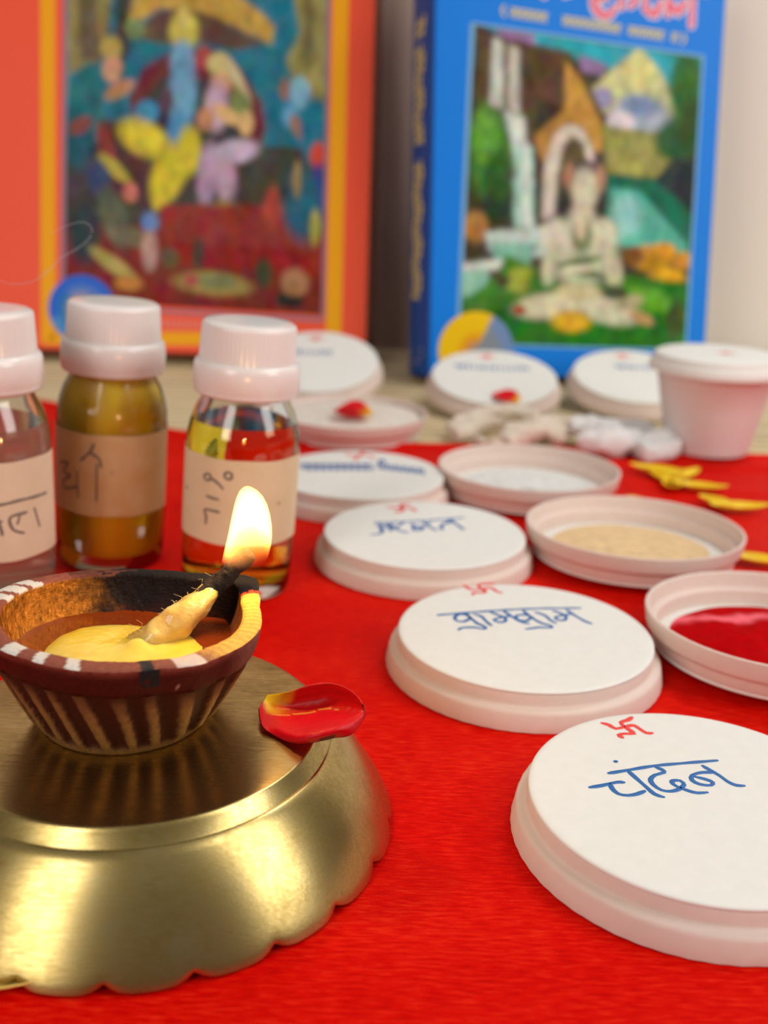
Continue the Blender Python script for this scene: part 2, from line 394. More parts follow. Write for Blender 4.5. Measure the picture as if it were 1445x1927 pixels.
# orange book: generic court scene of coloured shapes.  pixel sketch frame 122..611 x -110..585
def px1(x, y): return ((x-124)/487., (y+110)/695.)
def E1(c, x, y, rx, ry, a=0, s=.3): u, v = px1(x, y); return ('e', lin(c), u, v, rx/487., ry/695., a, s)
def P1(c, *p): return ('p', lin(c), [px1(*q) for q in p])
def bg1(U, V, C):
    C[:] = lin((28, 118, 142)); C[V > .55] = lin((70, 66, 62)); C[V > .78] = lin((130, 38, 32)); return C
art1 = (bg1, [
    P1((150, 140, 84), (120, -110), (215, -110), (200, 60), (185, 120), (125, 150)), P1((112, 98, 70), (135, -110), (160, -110), (190, 120), (150, 120)),
    P1((152, 146, 84), (525, -110), (615, -110), (615, 190), (560, 180), (535, 110), (560, 60)), P1((120, 112, 70), (560, -110), (580, -110), (590, 120), (570, 130)),
    P1((60, 60, 55), (215, -110), (250, -110), (240, 100), (215, 180)), 
    P1((196, 160, 70), (235, 60), (250, -20), (300, -60), (400, -40), (480, 20), (512, 50), (508, 84), (400, 40), (300, 20), (250, 50)),
    P1((96, 72, 60), (240, 70), (300, 22), (380, 26), (440, 52), (495, 82), (440, 95), (360, 80), (300, 88)),
    P1((112, 44, 46), (240, 190), (270, 130), (320, 100), (400, 95), (450, 130), (490, 190), (500, 240), (480, 300), (270, 300)),
    P1((58, 58, 60), (262, 200), (300, 150), (420, 150), (470, 220), (460, 330), (280, 330)),
    P1((84, 48, 48), (180, 230), (260, 240), (300, 400), (200, 380)), P1((72, 68, 60), (440, 300), (540, 270), (540, 380), (420, 400)),
    E1((40, 120, 128), 165, 190, 30, 60), E1((22, 96, 112), 150, 270, 30, 60), E1((140, 74, 66), 150, 245, 25, 15, -30), E1((210, 160, 130), 208, 135, 18, 26),
    E1((196, 172, 90), 205, 95, 20, 22), E1((188, 140, 100), 222, 175, 30, 14, -30), E1((150, 60, 60), 198, 280, 14, 40, -20), E1((190, 180, 70), 215, 325, 38, 13, 40),
    E1((60, 76, 118), 185, 345, 22, 30), E1((220, 130, 120), 245, 370, 14, 18), E1((96, 104, 80), 215, 420, 26, 60, -20), E1((120, 118, 86), 250, 455, 45, 18, 15),
    E1((48, 62, 70), 160, 450, 30, 60), E1((186, 170, 90), 215, 510, 50, 15, 32), E1((110, 150, 210), 284, 425, 16, 20), E1((196, 160, 150), 284, 480, 15, 38), E1((190, 130, 60), 245, 545, 26, 14),
    E1((120, 150, 100), 250, 60, 18, 20), E1((205, 196, 84), 342, 60, 27, 36), E1((214, 200, 110), 341, 38, 12, 20),
    E1((116, 176, 214), 340, 120, 22, 40), E1((110, 168, 204), 341, 180, 26, 60), E1((90, 70, 90), 310, 190, 14, 24), E1((74, 148, 190), 336, 255, 22, 45),
    E1((60, 150, 196), 275, 215, 22, 22), E1((222, 210, 58), 270, 265, 50, 32, 25), E1((214, 204, 50), 355, 285, 22, 46), E1((226, 214, 52), 318, 330, 30, 60, 22), E1((214, 200, 48), 302, 372, 15, 30, 15),
    E1((170, 70, 60), 380, 110, 14, 22), E1((206, 160, 120), 415, 150, 20, 28), E1((212, 200, 130), 408, 120, 22, 20), E1((206, 196, 150), 445, 150, 10, 50, -30),
    E1((120, 140, 80), 450, 195, 18, 30, -25), E1((198, 170, 190), 405, 200, 22, 46), E1((216, 176, 120), 425, 215, 30, 14, 30), E1((214, 178, 120), 462, 230, 14, 24), E1((196, 140, 100), 385, 225, 16, 22),
    E1((202, 186, 212), 440, 285, 46, 22, -12), E1((186, 160, 190), 390, 330, 18, 60, 5), E1((190, 160, 186), 425, 335, 20, 48, -5), E1((150, 140, 70), 425, 400, 30, 24), E1((190, 140, 70), 410, 415, 12, 20),
    P1((150, 50, 44), (300, 390), (560, 380), (615, 470), (300, 460)), P1((150, 20, 16), (300, 462), (615, 470), (615, 515), (300, 500)), P1((126, 34, 30), (300, 502), (615, 516), (615, 590), (300, 590)),
    E1((180, 70, 60), 515, 385, 18, 40, 10), E1((70, 70, 50), 500, 510, 16, 28), E1((84, 66, 52), 375, 480, 12, 30), E1((100, 80, 60), 320, 490, 20, 20),
    E1((170, 150, 80), 403, 537, 72, 22, 2), E1((130, 140, 90), 410, 532, 38, 15, 0), E1((180, 90, 80), 362, 532, 14, 12), E1((28, 30, 28), 550, 560, 26, 15), E1((180, 130, 90), 560, 525, 26, 26),
    E1((150, 110, 90), 535, 165, 12, 20), E1((120, 180, 206), 562, 172, 20, 30), E1((96, 160, 196), 545, 215, 16, 22), E1((160, 120, 96), 560, 235, 24, 12, 60), E1((30, 120, 150), 590, 240, 24, 60),
    E1((206, 70, 60), 600, 285, 16, 24), E1((60, 84, 170), 600, 350, 14, 46), E1((36, 104, 130), 570, 380, 36, 66), E1((180, 180, 80), 596, 420, 10, 34), E1((170, 140, 90), 560, 330, 8, 34), E1((60, 72, 70), 535, 330, 12, 50),
])
OB = book('hardback_book', (-1.518, 67.24), .016, .232, 24.0, 28, 3.5, 0, orange, 'thick orange book with a golden frame around a court scene picture, leaning on the wall')
OFF = 3.5*math.sin(.232)
C1 = blob_paint(art1, (170, 240), .022, 1)
V, Fc, cc = quad_grid([(-18.75, 24.9), (-2.95, 25.3), (-2.83, 2.62), (-18.92, 3.05)], C1, -.012); mesh('cover_picture', V, Fc, ART, OB, colors={'tint': cc})
strip('golden_frame', OB, gold, [[(-20.5, 27), (-19.6, 27), (-19.5, .5), (-20.4, .4)], [(-2.6, 27), (-1.62, 27), (-1.55, .9), (-2.52, 1.5)], [(-19.5, 1.1), (-2.5, 1.5), (-1.6, .75), (-20.4, .25)]])
strip('picture_border', OB, simple('lilac_print', lin((150, 120, 140)), .5), [[(-19.05, 25.2), (-18.75, 25.2), (-18.9, 2.9), (-19.2, 2.8)], [(-2.95, 25.2), (-2.72, 25.2), (-2.6, 2.45), (-2.83, 2.62)], [(-19.2, 2.8), (-2.6, 2.45), (-2.7, 2.2), (-19.2, 2.6)]])
lines = []
x = -13.4
while x < -9.6:
    lines.append([(x, 1.95), (x+.22, 1.95)]); lines.append([(x+.11, 1.95), (x+.11, 1.6), (x+.02, 1.5)]); lines.append([(x+.05, 1.8), (x+.2, 1.7)]); x += .34
onplane(lines, .09, soft_pink, 'cover_lettering', OB)
def emblem(name, parent, cx_, cz, r, pal, seed):
    rings = [0, .3, .55, .8, 1]; n = 48; V = [(cx_, -.02, cz)]; cols = [pal(0, 0)]; Fc = []
    for k, q in enumerate(rings[1:]):
        for i in range(n):
            a = 2*PI*i/n; V.append((cx_+r*q*math.cos(a), -.02, cz+r*q*math.sin(a))); cols.append(pal(q, a))
    Fc += [(0, 1+(i+1) % n, 1+i) for i in range(n)]
    for k in range(len(rings)-2):
        for i in range(n):
            a, b = 1+k*n, 1+(k+1)*n; Fc.append((a+i, a+(i+1) % n, b+(i+1) % n, b+i))
    return mesh(name, V, Fc, ART, parent, colors={'tint': [lin(c) for c in cols]})
def pal_o(q, a):
    d = math.degrees(a) % 360
    if q > .7: return (40, 110, 225) if 20 < d < 200 else (80, 150, 220)
    if q > .4: return (100, 140, 210) if d < 130 else (40, 130, 190)
    return (190, 160, 170) if d > 60 else (60, 90, 110)
def pal_b(q, a):
    d = math.degrees(a) % 360
    if 60 < d < 230: return (250, 205, 10) if q > .45 else (240, 160, 10)
    if q > .7: return (120, 150, 200)
    return (140, 150, 160) if d < 60 else (70, 90, 130)
emblem('round_emblem', OB, -17.85, 2.55, 2.1, pal_o, 1)

# blue book: forest lake scene with a seated white figure
def px2(x, y):
    # bilinear inverse of the sketch quad
    TL, TR, BR, BL = map(np.array, ((893., 46.), (1321., 108.), (1288., 657.), (865., 644.))); u = v = .5
    for _ in range(12):
        p = (TL*(1-u)+TR*u)*(1-v)+(BL*(1-u)+BR*u)*v; du = (TR-TL)*(1-v)+(BR-BL)*v; dv = (BL*(1-u)+BR*u)-(TL*(1-u)+TR*u)
        d = np.linalg.solve(np.stack([du, dv], 1), np.array([x, y])-p); u += d[0]; v += d[1]
    return u, v
def E2(c, x, y, rx, ry, a=0, s=.3): u, v = px2(x, y); return ('e', lin(c), u, v, rx/425., ry/600., a, s)
def P2(c, *p): return ('p', lin(c), [px2(*q) for q in p])
def bg2(U, V, C): C[:] = lin((66, 62, 44)); C[V > .78] = lin((40, 110, 34)); return C
art2 = (bg2, [
    P2((40, 176, 196), (893, 40), (1325, 100), (1318, 180), (1200, 140), (1080, 110), (990, 90)), P2((150, 120, 170), (930, 45), (1000, 60), (1010, 95), (940, 90)), P2((150, 120, 170), (1085, 100), (1140, 120), (1130, 140), (1090, 130)),
    P2((204, 210, 150), (1110, 160), (1170, 110), (1200, 90), (1240, 130), (1275, 200), (1230, 250), (1120, 200)), P2((226, 226, 150), (1160, 130), (1200, 92), (1235, 130), (1200, 175)),
    E2((160, 176, 196), 1205, 215, 55, 42), E2((130, 150, 190), 1200, 195, 35, 20), E2((222, 214, 226), 1165, 225, 25, 22), E2((150, 150, 190), 1130, 180, 20, 20),
    P2((88, 66, 40), (905, 60), (1070, 95), (1130, 200), (1120, 260), (1090, 330), (960, 330), (900, 200)), P2((60, 48, 36), (1010, 180), (1050, 190), (1040, 320), (1000, 320)),
    P2((196, 150, 64), (1060, 110), (1090, 150), (1130, 230), (1130, 280), (1080, 270), (1060, 200)), P2((176, 134, 62), (1000, 250), (1060, 200), (1100, 260), (1020, 300)),
    P2((150, 150, 80), (1130, 230), (1290, 250), (1240, 330), (1140, 320)), P2((170, 172, 90), (1140, 250), (1230, 260), (1200, 330), (1150, 310)),
    E2((52, 110, 44), 1290, 160, 30, 90), E2((40, 92, 44), 1270, 260, 40, 40), E2((44, 84, 40), 1300, 230, 20, 60), P2((34, 46, 46), (1200, 360), (1270, 290), (1320, 300), (1300, 460), (1240, 400)),
    P2((20, 110, 84), (1130, 320), (1230, 330), (1310, 400), (1300, 470), (1130, 440)), P2((90, 190, 170), (1140, 345), (1200, 350), (1290, 450), (1290, 475), (1130, 450)), E2((150, 214, 206), 1175, 400, 30, 40),
    E2((70, 130, 40), 920, 280, 40, 90), E2((100, 170, 60), 915, 250, 26, 50), E2((44, 92, 36), 935, 330, 30, 50), E2((36, 60, 34), 935, 390, 36, 26), E2((180, 130, 60), 895, 420, 22, 30),
    P2((206, 216, 206), (925, 70), (945, 75), (945, 200), (920, 190)), P2((196, 200, 184), (955, 80), (975, 90), (975, 210), (955, 200)), P2((210, 226, 216), (945, 200), (985, 215), (990, 300), (965, 280)), P2((170, 216, 200), (965, 260), (1000, 270), (1003, 425), (965, 420)), P2((222, 232, 222), (980, 260), (992, 262), (996, 420), (985, 420)),
    P2((196, 216, 206), (910, 430), (1060, 415), (1040, 480), (920, 465)), P2((130, 190, 170), (920, 450), (1010, 450), (990, 500), (930, 490)), P2((216, 226, 216), (865, 490), (960, 480), (950, 500), (870, 510)), P2((150, 206, 180), (870, 505), (920, 500), (910, 560), (870, 560)),
    P2((70, 130, 40), (950, 470), (1010, 500), (1000, 560), (870, 600), (870, 560), (930, 520)), P2((160, 170, 60), (960, 500), (1000, 495), (985, 550), (950, 540)), P2((66, 54, 34), (920, 500), (960, 520), (940, 540)),
    E2((196, 140, 30), 1225, 480, 40, 28), E2((220, 160, 40), 1250, 465, 22, 16), E2((206, 150, 50), 1285, 485, 22, 18), E2((226, 170, 30), 1255, 515, 34, 18), E2((130, 84, 36), 1190, 475, 22, 18),
    P2((40, 124, 20), (1150, 510), (1310, 530), (1310, 660), (900, 650), (930, 610), (1150, 600)), P2((96, 170, 40), (1170, 530), (1240, 540), (1290, 590), (1200, 580)), E2((70, 90, 40), 1270, 600, 18, 40),
    # halo ring, pool of light and seated white figure
    E2((96, 84, 52), 1076, 300, 34, 66), P2((220, 212, 196), (1016, 405), (1020, 310), (1038, 250), (1066, 226), (1094, 238), (1112, 275), (1114, 312), (1102, 300), (1094, 262), (1074, 248), (1056, 268), (1046, 320), (1042, 400)),
    E2((54, 54, 44), 1096, 375, 48, 66), E2((170, 120, 100), 1068, 325, 12, 26), E2((180, 140, 110), 1125, 330, 12, 28), E2((76, 76, 66), 1098, 310, 18, 18), E2((216, 212, 186), 1097, 350, 24, 42), E2((200, 196, 170), 1092, 395, 24, 22),
    E2((214, 214, 186), 1090, 450, 66, 50), E2((226, 222, 200), 1042, 430, 24, 26), E2((220, 216, 186), 1135, 430, 22, 28), E2((130, 146, 100), 1092, 440, 20, 34), E2((214, 206, 170), 1090, 420, 12, 26),
    E2((206, 206, 170), 1035, 490, 18, 42, 10), E2((206, 206, 170), 1150, 500, 18, 40, -10), E2((190, 196, 160), 1090, 500, 46, 36), E2((110, 130, 90), 1092, 505, 50, 10, 12), E2((110, 130, 90), 1092, 485, 40, 7, -14), E2((226, 220, 190), 1085, 500, 30, 8, -8),
    E2((214, 210, 176), 1030, 572, 62, 26, -8), E2((220, 216, 186), 1140, 580, 60, 28, 12), E2((190, 180, 140), 1180, 565, 28, 14, -20), E2((70, 84, 50), 1150, 545, 26, 14), E2((206, 170, 110), 1205, 595, 26, 12, 25), E2((206, 196, 150), 1085, 545, 42, 18), E2((226, 176, 40), 1070, 602, 36, 22), E2((180, 60, 40), 975, 580, 12, 8),
])
BB = book('hardback_book', (19.52, 65.87), .16, .150, 17.36, 26, 4.0, .47, blue, 'thick blue book with a picture of a white figure seated by a waterfall', glossy_cover('dark_blue_spine', lin((6, 84, 175))))
C2 = blob_paint(art2, (170, 230), .022, 2)
TLb, TRb, BRb, BLb = (-15.03, 19.84), (-1.27, 18.68), (-1.33, 1.69), (-15.5, 2.01)
V, Fc, cc = quad_grid([TLb, TRb, BRb, BLb], C2, -.014); mesh('cover_picture', V, Fc, ART, BB, colors={'tint': cc})
strip('picture_border', BB, simple('pale_blue_print', lin((120, 180, 225)), .5), [[(TLb[0]-.2, TLb[1]+.15), (TRb[0]+.15, TRb[1]+.15), (TRb[0]+.15, TRb[1]), (TLb[0]-.2, TLb[1])], [(TLb[0]-.25, TLb[1]+.1), (TLb[0], TLb[1]), (BLb[0], BLb[1]), (BLb[0]-.25, BLb[1]-.1)], [(TRb[0], TRb[1]), (TRb[0]+.15, TRb[1]), (BRb[0]+.15, BRb[1]-.1), (BRb[0], BRb[1])], [(BLb[0]-.2, BLb[1]), (BRb[0]+.1, BRb[1]), (BRb[0]+.1, BRb[1]-.15), (BLb[0]-.2, BLb[1]-.15)]])
# title, large rounded letters with a head line; only their feet reach into view
def bigletters(x0, z0, s, sl):
    L = []; f = lambda x, z: (x0+x*s, z0+z*s+sl*x*s)
    L.append([f(-7.2, 2.2), f(9, 2.2)])
    L += [[f(-6, 2.2), f(-6, .3)], [f(-6, 1.2), f(-5, 1.5), f(-4.7, .8), f(-5.3, .3)], [f(-3.6, 2.2), f(-3.6, .2)], [f(-2.6, 1.5), f(-2, .6), f(-1, 1.2)],
          [f(0, 2.2), f(0, .9), f(.9, .6), f(1.4, 1.2)], [f(.1, .4), f(.6, -.4), f(1.4, -.5), f(1.8, .1)], [f(2.3, 2.2), f(2.3, .2)], [f(2.3, 1.1), f(3.1, 1.4), f(3.4, .8), f(3.0, .4)],
          [f(4.2, 2.2), f(4.2, .3)], [f(4.3, .3), f(5.0, .1), f(5.4, 1.0)], [f(6.0, 2.2), f(6.0, .2)], [f(6.1, 1.0), f(6.8, .5), f(7.3, 1.3)], [f(7.9, 2.2), f(7.9, -.3)]]
    return L
L = bigletters(-8.2, 21.2, .78, -.09)
onplane(L, .62, white_print, 'title_outline', BB, -.012); onplane(L, .38, pink_print, 'title_lettering', BB, -.022)
L = []; random.seed(3)
x = -13.3; L.append([(x, 20.95), (x-.15, 20.7), (x, 20.35)]); x += .35
while x < -2.9:
    z = 20.85-.09*(x+13.44)
    if random.random() < .16: x += .45; continue
    L.append([(x, z), (x+.42, z-.04)]); L.append([(x+.3, z), (x+.3, z-.5)]); L.append([(x+.28, z-.2), (x+.05, z-.22), (x+.08, z-.42)]); x += .44
L.append([(-2.55, 19.95), (-2.4, 19.7), (-2.55, 19.35)])
onplane(L, .13, yellow_print, 'subtitle_lettering', BB)
L = []; z = 20.5
def spw(a, b, h):   # a: along the thickness from the spine front edge, b: height
    tt = a/4.0; return (-17.36-.47*tt-.22*math.sin(PI*min(1, max(0, tt)))-.01-h, a, b)
while z > 4.5:
    if random.random() < .14: z -= .5; continue
    q = 1.5+.25*math.sin(z*3); L.append([(q, z), (q, z-.42)]); L.append([(q, z-.3), (q+1.3, z-.3)]); L.append([(q+.5, z-.28), (q+.9, z-.05)]); z -= .5
V, Fc = strokes(L, .36, .02, wrap=spw); mesh('spine_lettering', V, Fc, yellow_print, BB)
L = [[(1.0, 1.6), (3.2, 1.6)], [(1.0, 1.2), (3.2, 1.2)], [(1.4, .8), (2.8, .8)]]
V, Fc = strokes(L, .2, .01, wrap=spw); mesh('spine_mark', V, Fc, pale, BB)
emblem('round_emblem', BB, -14.5, 1.55, 2.3, pal_b, 2)

# ------------------------------------------------------------------ paper lids
def lid_parts(root, k=1.0, deep=False):
    """closed side up: card disc on a rolled paper rim"""
    n = 180
    def wr(r, z, t, i):
        return r*(1+.0016*math.sin(t*53+i)*(1 if z < .5 else .3)+.0012*nz(math.cos(t)*9, math.sin(t)*9, i)), z*k
    prof = [(3.38, .87), (3.405, .84), (3.40, .60), (3.415, .56), (3.44, .53), (3.50, .515), (3.565, .50), (3.605, .46), (3.63, .40), (3.665, .20), (3.695, .03), (3.69, 0), (3.62, 0), (3.60, .05), (3.57, .36), (3.53, .42), (3.40, .44), (3.33, .47), (3.315, .52), (3.31, .86)]
    V, Fc = lathe(prof, n, wr); mesh('rim', V, flip(Fc), MAT['rim'], root, sharp=50)
    dp = [(0, .955), (1.5, .953), (2.9, .953), (3.28, .955), (3.36, .950), (3.395, .925), (3.40, .89), (3.38, .87), (3.31, .86), (0, .86)]
    V, Fc = lathe([(r, z*k) for r, z in dp], n, None); mesh('top_disc', V, flip(Fc), MAT['lid'], root, sharp=60)
def lid(name, x, y, label, group=None, tiltx=0, z=0, rz=0, up=False, k=1.0, tilty=0):
    r = empty(name, (x, y, z)); tag(r, label, 'lid', group)
    r.rotation_mode = 'QUATERNION'
    R = Matrix.Rotation(rz, 3, 'Z') @ Matrix.Rotation(tiltx, 3, 'X') @ Matrix.Rotation(tilty, 3, 'Y')
    r.rotation_quaternion = R.to_quaternion()
    if not up: lid_parts(r, k)
    else:
        n = 180
        def wr(r_, z_, t, i): return r_*(1+.0014*math.sin(t*53+i)+.001*nz(math.cos(t)*9, math.sin(t)*9, i)), z_*k
        prof = [(3.38, .085), (3.405, .115), (3.40, .35), (3.415, .39), (3.44, .42), (3.50, .44), (3.565, .455), (3.605, .495), (3.63, .555), (3.665, .755), (3.69, .92), (3.69, .95), (3.66, .965), (3.60, .955), (3.565, .90), (3.53, .60), (3.50, .55), (3.40, .52), (3.33, .50), (3.31, .44), (3.30, .11)]
        V, Fc = lathe(prof, n, wr); mesh('rim', V, Fc, MAT['rim'], r, sharp=50)
        dp = [(0, 0), (3.28, 0), (3.36, .005), (3.395, .03), (3.40, .065), (3.38, .085), (3.30, .11), (0, .10)]
        V, Fc = lathe([(a, b*k) for a, b in dp], n); mesh('base_disc', V, Fc, MAT['lid'], r, sharp=60)
    return r
def ink(root, lines, x, y, width, mat_, name, z=.955):
    """pixel traces of the handwriting, put on this lid's own top"""
    L = [[tuple((at(*p, z)-np.array([x, y, z]))[:2]) for p in ln] for ln in lines]
    V, Fc = strokes(L, width, .008, wrap=lambda a, b, h: (a, b, z+h)); return mesh(name, V, Fc, mat_, root)
def crop(lines, s, ox, oy): return [[(a/s+ox, b/s+oy) for a, b in ln] for ln in lines]
G = 'white paper lids with handwriting'
x, y = 6.50, 18.65
L1 = lid('paper_cover', x, y, 'white paper lid nearest the front, red mark above bold blue two-syllable writing with a dot', G)
ink(L1, crop([[(210, 162), (260, 175), (310, 203), (375, 190), (420, 180), (450, 180), (490, 205), (540, 235), (580, 235)], [(430, 118), (400, 140), (350, 155), (375, 188), (410, 210), (445, 240), (380, 240), (335, 250), (360, 270)]], 3.959, 1080, 1320), x, y, .12, MAT['red_ink'], 'swastika_mark')
ink(L1, crop([[(260, 535), (415, 510), (600, 480), (820, 460), (1065, 440)], [(305, 447), (312, 448), (314, 450)], [(120, 640), (200, 628), (280, 610), (330, 601), (370, 603)], [(268, 612), (285, 650), (330, 688), (400, 700), (470, 690), (525, 668)], [(400, 515), (450, 560), (530, 630), (600, 690), (665, 712)],
               [(610, 490), (655, 508), (670, 530), (605, 548), (570, 580), (590, 620), (650, 660), (720, 670), (780, 655), (820, 620), (790, 590), (740, 590), (730, 605), (760, 630), (850, 665), (920, 682), (990, 678)],
               [(1040, 530), (950, 530), (880, 552), (880, 588), (940, 618), (1020, 625), (1032, 602), (980, 580), (905, 562)], [(960, 480), (1010, 510), (1080, 550), (1150, 600), (1210, 625), (1265, 628)]], 3.959, 1080, 1320), x, y, .105, MAT['blue_ink'], 'lettering')
x, y = 3.88, 26.25
L2 = lid('paper_cover', x, y, 'white paper lid behind the nearest one, blue four-letter word under a long headline', G)
ink(L2, crop([[(325, 125), (380, 155), (450, 150), (520, 140), (560, 165), (600, 180)], [(545, 112), (450, 115), (430, 130), (460, 150), (480, 175), (400, 178), (390, 192)]], 3.905, 790, 1070), x, y, .12, MAT['red_ink'], 'swastika_mark')
ink(L2, crop([[(130, 342), (400, 320), (700, 300), (950, 292), (1180, 290)], [(370, 365), (320, 390), (265, 380), (260, 350), (300, 335), (350, 345), (385, 375)], [(330, 325), (370, 360), (430, 410)], [(400, 335), (450, 350), (490, 390), (525, 418)], [(420, 400), (480, 430), (470, 445), (400, 432), (310, 435), (285, 450)],
               [(520, 320), (560, 335), (620, 360), (630, 385), (590, 395), (545, 380), (570, 365), (660, 350)], [(620, 315), (680, 355), (740, 390), (800, 405)], [(810, 365), (780, 385), (720, 375), (705, 350), (740, 340), (800, 345), (840, 370)], [(760, 310), (820, 360), (900, 405)], [(850, 320), (920, 345), (960, 380), (1000, 400)], [(890, 400), (960, 420), (965, 435), (880, 432), (780, 445)],
               [(980, 310), (1040, 330), (1075, 355), (1060, 380), (1010, 375), (1000, 355), (1100, 335)], [(1080, 305), (1140, 345), (1210, 385), (1260, 405)]], 3.905, 790, 1070), x, y, .105, MAT['blue_ink'], 'lettering')
x, y = 1.39, 34.07
L3 = lid('paper_cover', x, y, 'white paper lid between the oil bottle and the open cream powder lid', G)
ink(L3, crop([[(455, 85), (510, 90), (545, 85), (600, 90), (645, 112)], [(600, 65), (555, 68), (545, 90), (560, 105), (510, 120)]], 3.524, 600, 930), x, y, .15, MAT['red_ink'], 'swastika_mark')
ink(L3, crop([[(370, 190), (650, 178), (960, 156)], [(385, 200), (420, 205), (400, 222), (425, 240), (400, 262), (348, 268)], [(400, 225), (470, 215)], [(470, 195), (520, 235), (590, 255)], [(445, 200), (480, 235), (470, 245)], [(560, 190), (500, 230)],
               [(610, 195), (650, 215), (690, 215), (680, 235), (630, 240), (625, 215)], [(690, 185), (740, 220), (780, 240)], [(640, 225), (700, 220)], [(740, 185), (710, 205)],
               [(880, 170), (830, 195), (810, 215), (820, 235)], [(870, 168), (920, 205), (960, 235)], [(830, 195), (890, 190)]], 3.524, 600, 930), x, y, .12, MAT['blue_ink'], 'lettering')
x, y = -1.07, 40.9
L4 = lid('paper_cover', x, y, 'white paper lid behind the oil bottle with a long row of faint blue letters', G)
Ls = [[(120, 152), (300, 156)], [(400, 158), (520, 162)]]; random.seed(5)
for xx in range(130, 730, 62): Ls += [[(xx+22, 150), (xx+4, 170), (xx+14, 195), (xx+34, 205)], [(xx+44, 152), (xx+62, 212)]]
for xx in range(790, 1180, 70): q = (xx-790)*.12; Ls += [[(xx+20, 150+q), (xx+14, 185+q), (xx+44, 195+q)], [(xx+44, 155+q), (xx+60, 205+q)]]
Ls += [[(800, 150), (830, 115), (860, 150)]]
ink(L4, crop(Ls, 4.661, 540, 840), x, y, .12, MAT['blue_ink'], 'lettering')
ink(L4, [[(650, 853), (668, 858), (690, 856), (705, 862)], [(685, 850), (675, 857), (668, 865)]], x, y, .15, MAT['red_ink'], 'swastika_mark')

def local_word(root, lines, width, mat_, name):
    V, Fc = strokes(lines, width, .008, wrap=lambda a, b, h: (a, b, .955+h)); return mesh(name, V, Fc, mat_, root)
def scribble(x0, x1, y, n, seed, s=.55):
    random.seed(seed); L = [[(x0-.1, y+.25), (x0+.9, y+.23)], [(x1-.8, y+.2), (x1, y+.2)]]; d = (x1-x0)/n
    for i in range(n):
        q = x0+d*i; L.append([(q+d*.75, y+.22), (q+d*.8, y-s*.55)])
        k = random.choice((0, 1, 2))
        if k == 0: L.append([(q+d*.7, y), (q+d*.3, y+.08), (q+d*.1, y-.1), (q+d*.35, y-.28)])
        elif k == 1: L.append([(q+d*.7, y-.05), (q+d*.25, y+.1), (q+d*.2, y-.2), (q+d*.65, y-.22)])
        else: L.append([(q+d*.1, y+.15), (q+d*.4, y-.1), (q+d*.15, y-.3)])
    return L
SW = [[(-.42, .05), (-.2, -.05), (0, 0), (.2, .05), (.42, -.1)], [(.16, .3), (-.08, .24), (0, 0), (.1, -.24), (-.14, -.3)]]
def sw(x, y, s=1.1): return [[(x+a*s, y+b*s) for a, b in l] for l in SW]
def lean_lid(cx_, cy_, ang, label, word, seed, rz=0):
    # front edge of the rim rests on the mat, back edge leans on the book behind
    z = 3.69*math.sin(ang)-.03
    r = lid('paper_cover', cx_, cy_, label, 'white paper lids leaning against the books', tiltx=ang, z=z, rz=rz)
    local_word(r, word, .10, MAT['blue_ink'], 'lettering'); local_word(r, sw(-.25, 2.55), .13, MAT['red_ink'], 'swastika_mark'); return r
LA = lean_lid(5.75, 57.8, .25, 'white paper lid leaning on the blue book, the one with the red petal on it', scribble(-2.1, 2.0, 1.1, 7, 11), 1)
LB = lean_lid(13.7, 59.4, .25, 'white paper lid leaning on the blue book, half hidden behind the white cup', scribble(-.9, 1.5, 1.1, 4, 12), 2)
LC = lean_lid(-4.0, 59.4, .33, 'white paper lid leaning on the orange book, behind the oil bottle', scribble(-2.0, .8, .9, 5, 13), 3)

# ---- lids turned open side up, with powders
def heap(name, x, y, r, z, h, col, label, seed, n=46, second=None, rough=.95, lump=.5):
    V = [(0, 0, 0)]; cols = []; Fc = []; na = 96
    def hz(q, a):
        X, Y = q*r*math.cos(a), q*r*math.sin(a)
        return max(0, h*(1-q**2.2)*(1+lump*nz(X, Y, seed, .9)+lump*.5*nz(X, Y, seed, 2.5))+.03*nz(X, Y, seed, 9)*(1-q))
    def cc_(X, Y):
        f = .5+.5*nz(X, Y, seed+5, 3); base = np.array(col)*(.85+.3*f)
        if second is not None: base = second(X, Y, base)
        return base
    V[0] = (0, 0, hz(0, 0)); cols.append(cc_(0, 0))
    for i in range(1, n+1):
        for k in range(na):
            a = 2*PI*k/na; q = i/n; rr = q*r*(1+.05*nz(math.cos(a)*2, math.sin(a)*2, seed)*q*.6-.03); V.append((rr*math.cos(a), rr*math.sin(a), hz(q, a))); cols.append(cc_(V[-1][0], V[-1][1]))
    Fc += [(0, 1+k, 1+(k+1) % na) for k in range(na)]
    for i in range(n-1):
        for k in range(na): a, b = 1+i*na, 1+(i+1)*na; Fc.append((a+k, b+k, b+(k+1) % na, a+(k+1) % na))
    key = name+'_mat'
    pm = painted(key, rough, 0, (2200, .5, .0006)).m; pm.node_tree.nodes['Principled BSDF'].inputs['Specular IOR Level'].default_value = .05
    o = mesh(name, V, Fc, pm, None, loc=(x, y, z), colors={'tint': cols}); tag(o, label, 'powder', kind='stuff'); return o
KD = 1.12
x, y, tl = 11.12, 27.35, .03
lid('open_paper_lid', x, y, 'white paper lid lying open side up with red powder in it', 'open paper lids holding powders', tiltx=-tl, z=.11, up=True, k=KD)
def streak(X, Y, b):
    d = abs(Y-(1.75+.25*math.sin(X*1.7)-.12*(X+1)**2)); f = sm(.5, .05, d+.22*nz(X, Y, 2, 3))*sm(1.6, .2, X)
    return b*(1-f)+np.array((.95, .16, .20))*f
heap('red_powder', x, y, 3.05, .16+.05, .34, (.50, .0, .002), 'deep red kumkum powder heaped inside an open white lid', 3, second=streak)
x, y = 8.62, 34.86
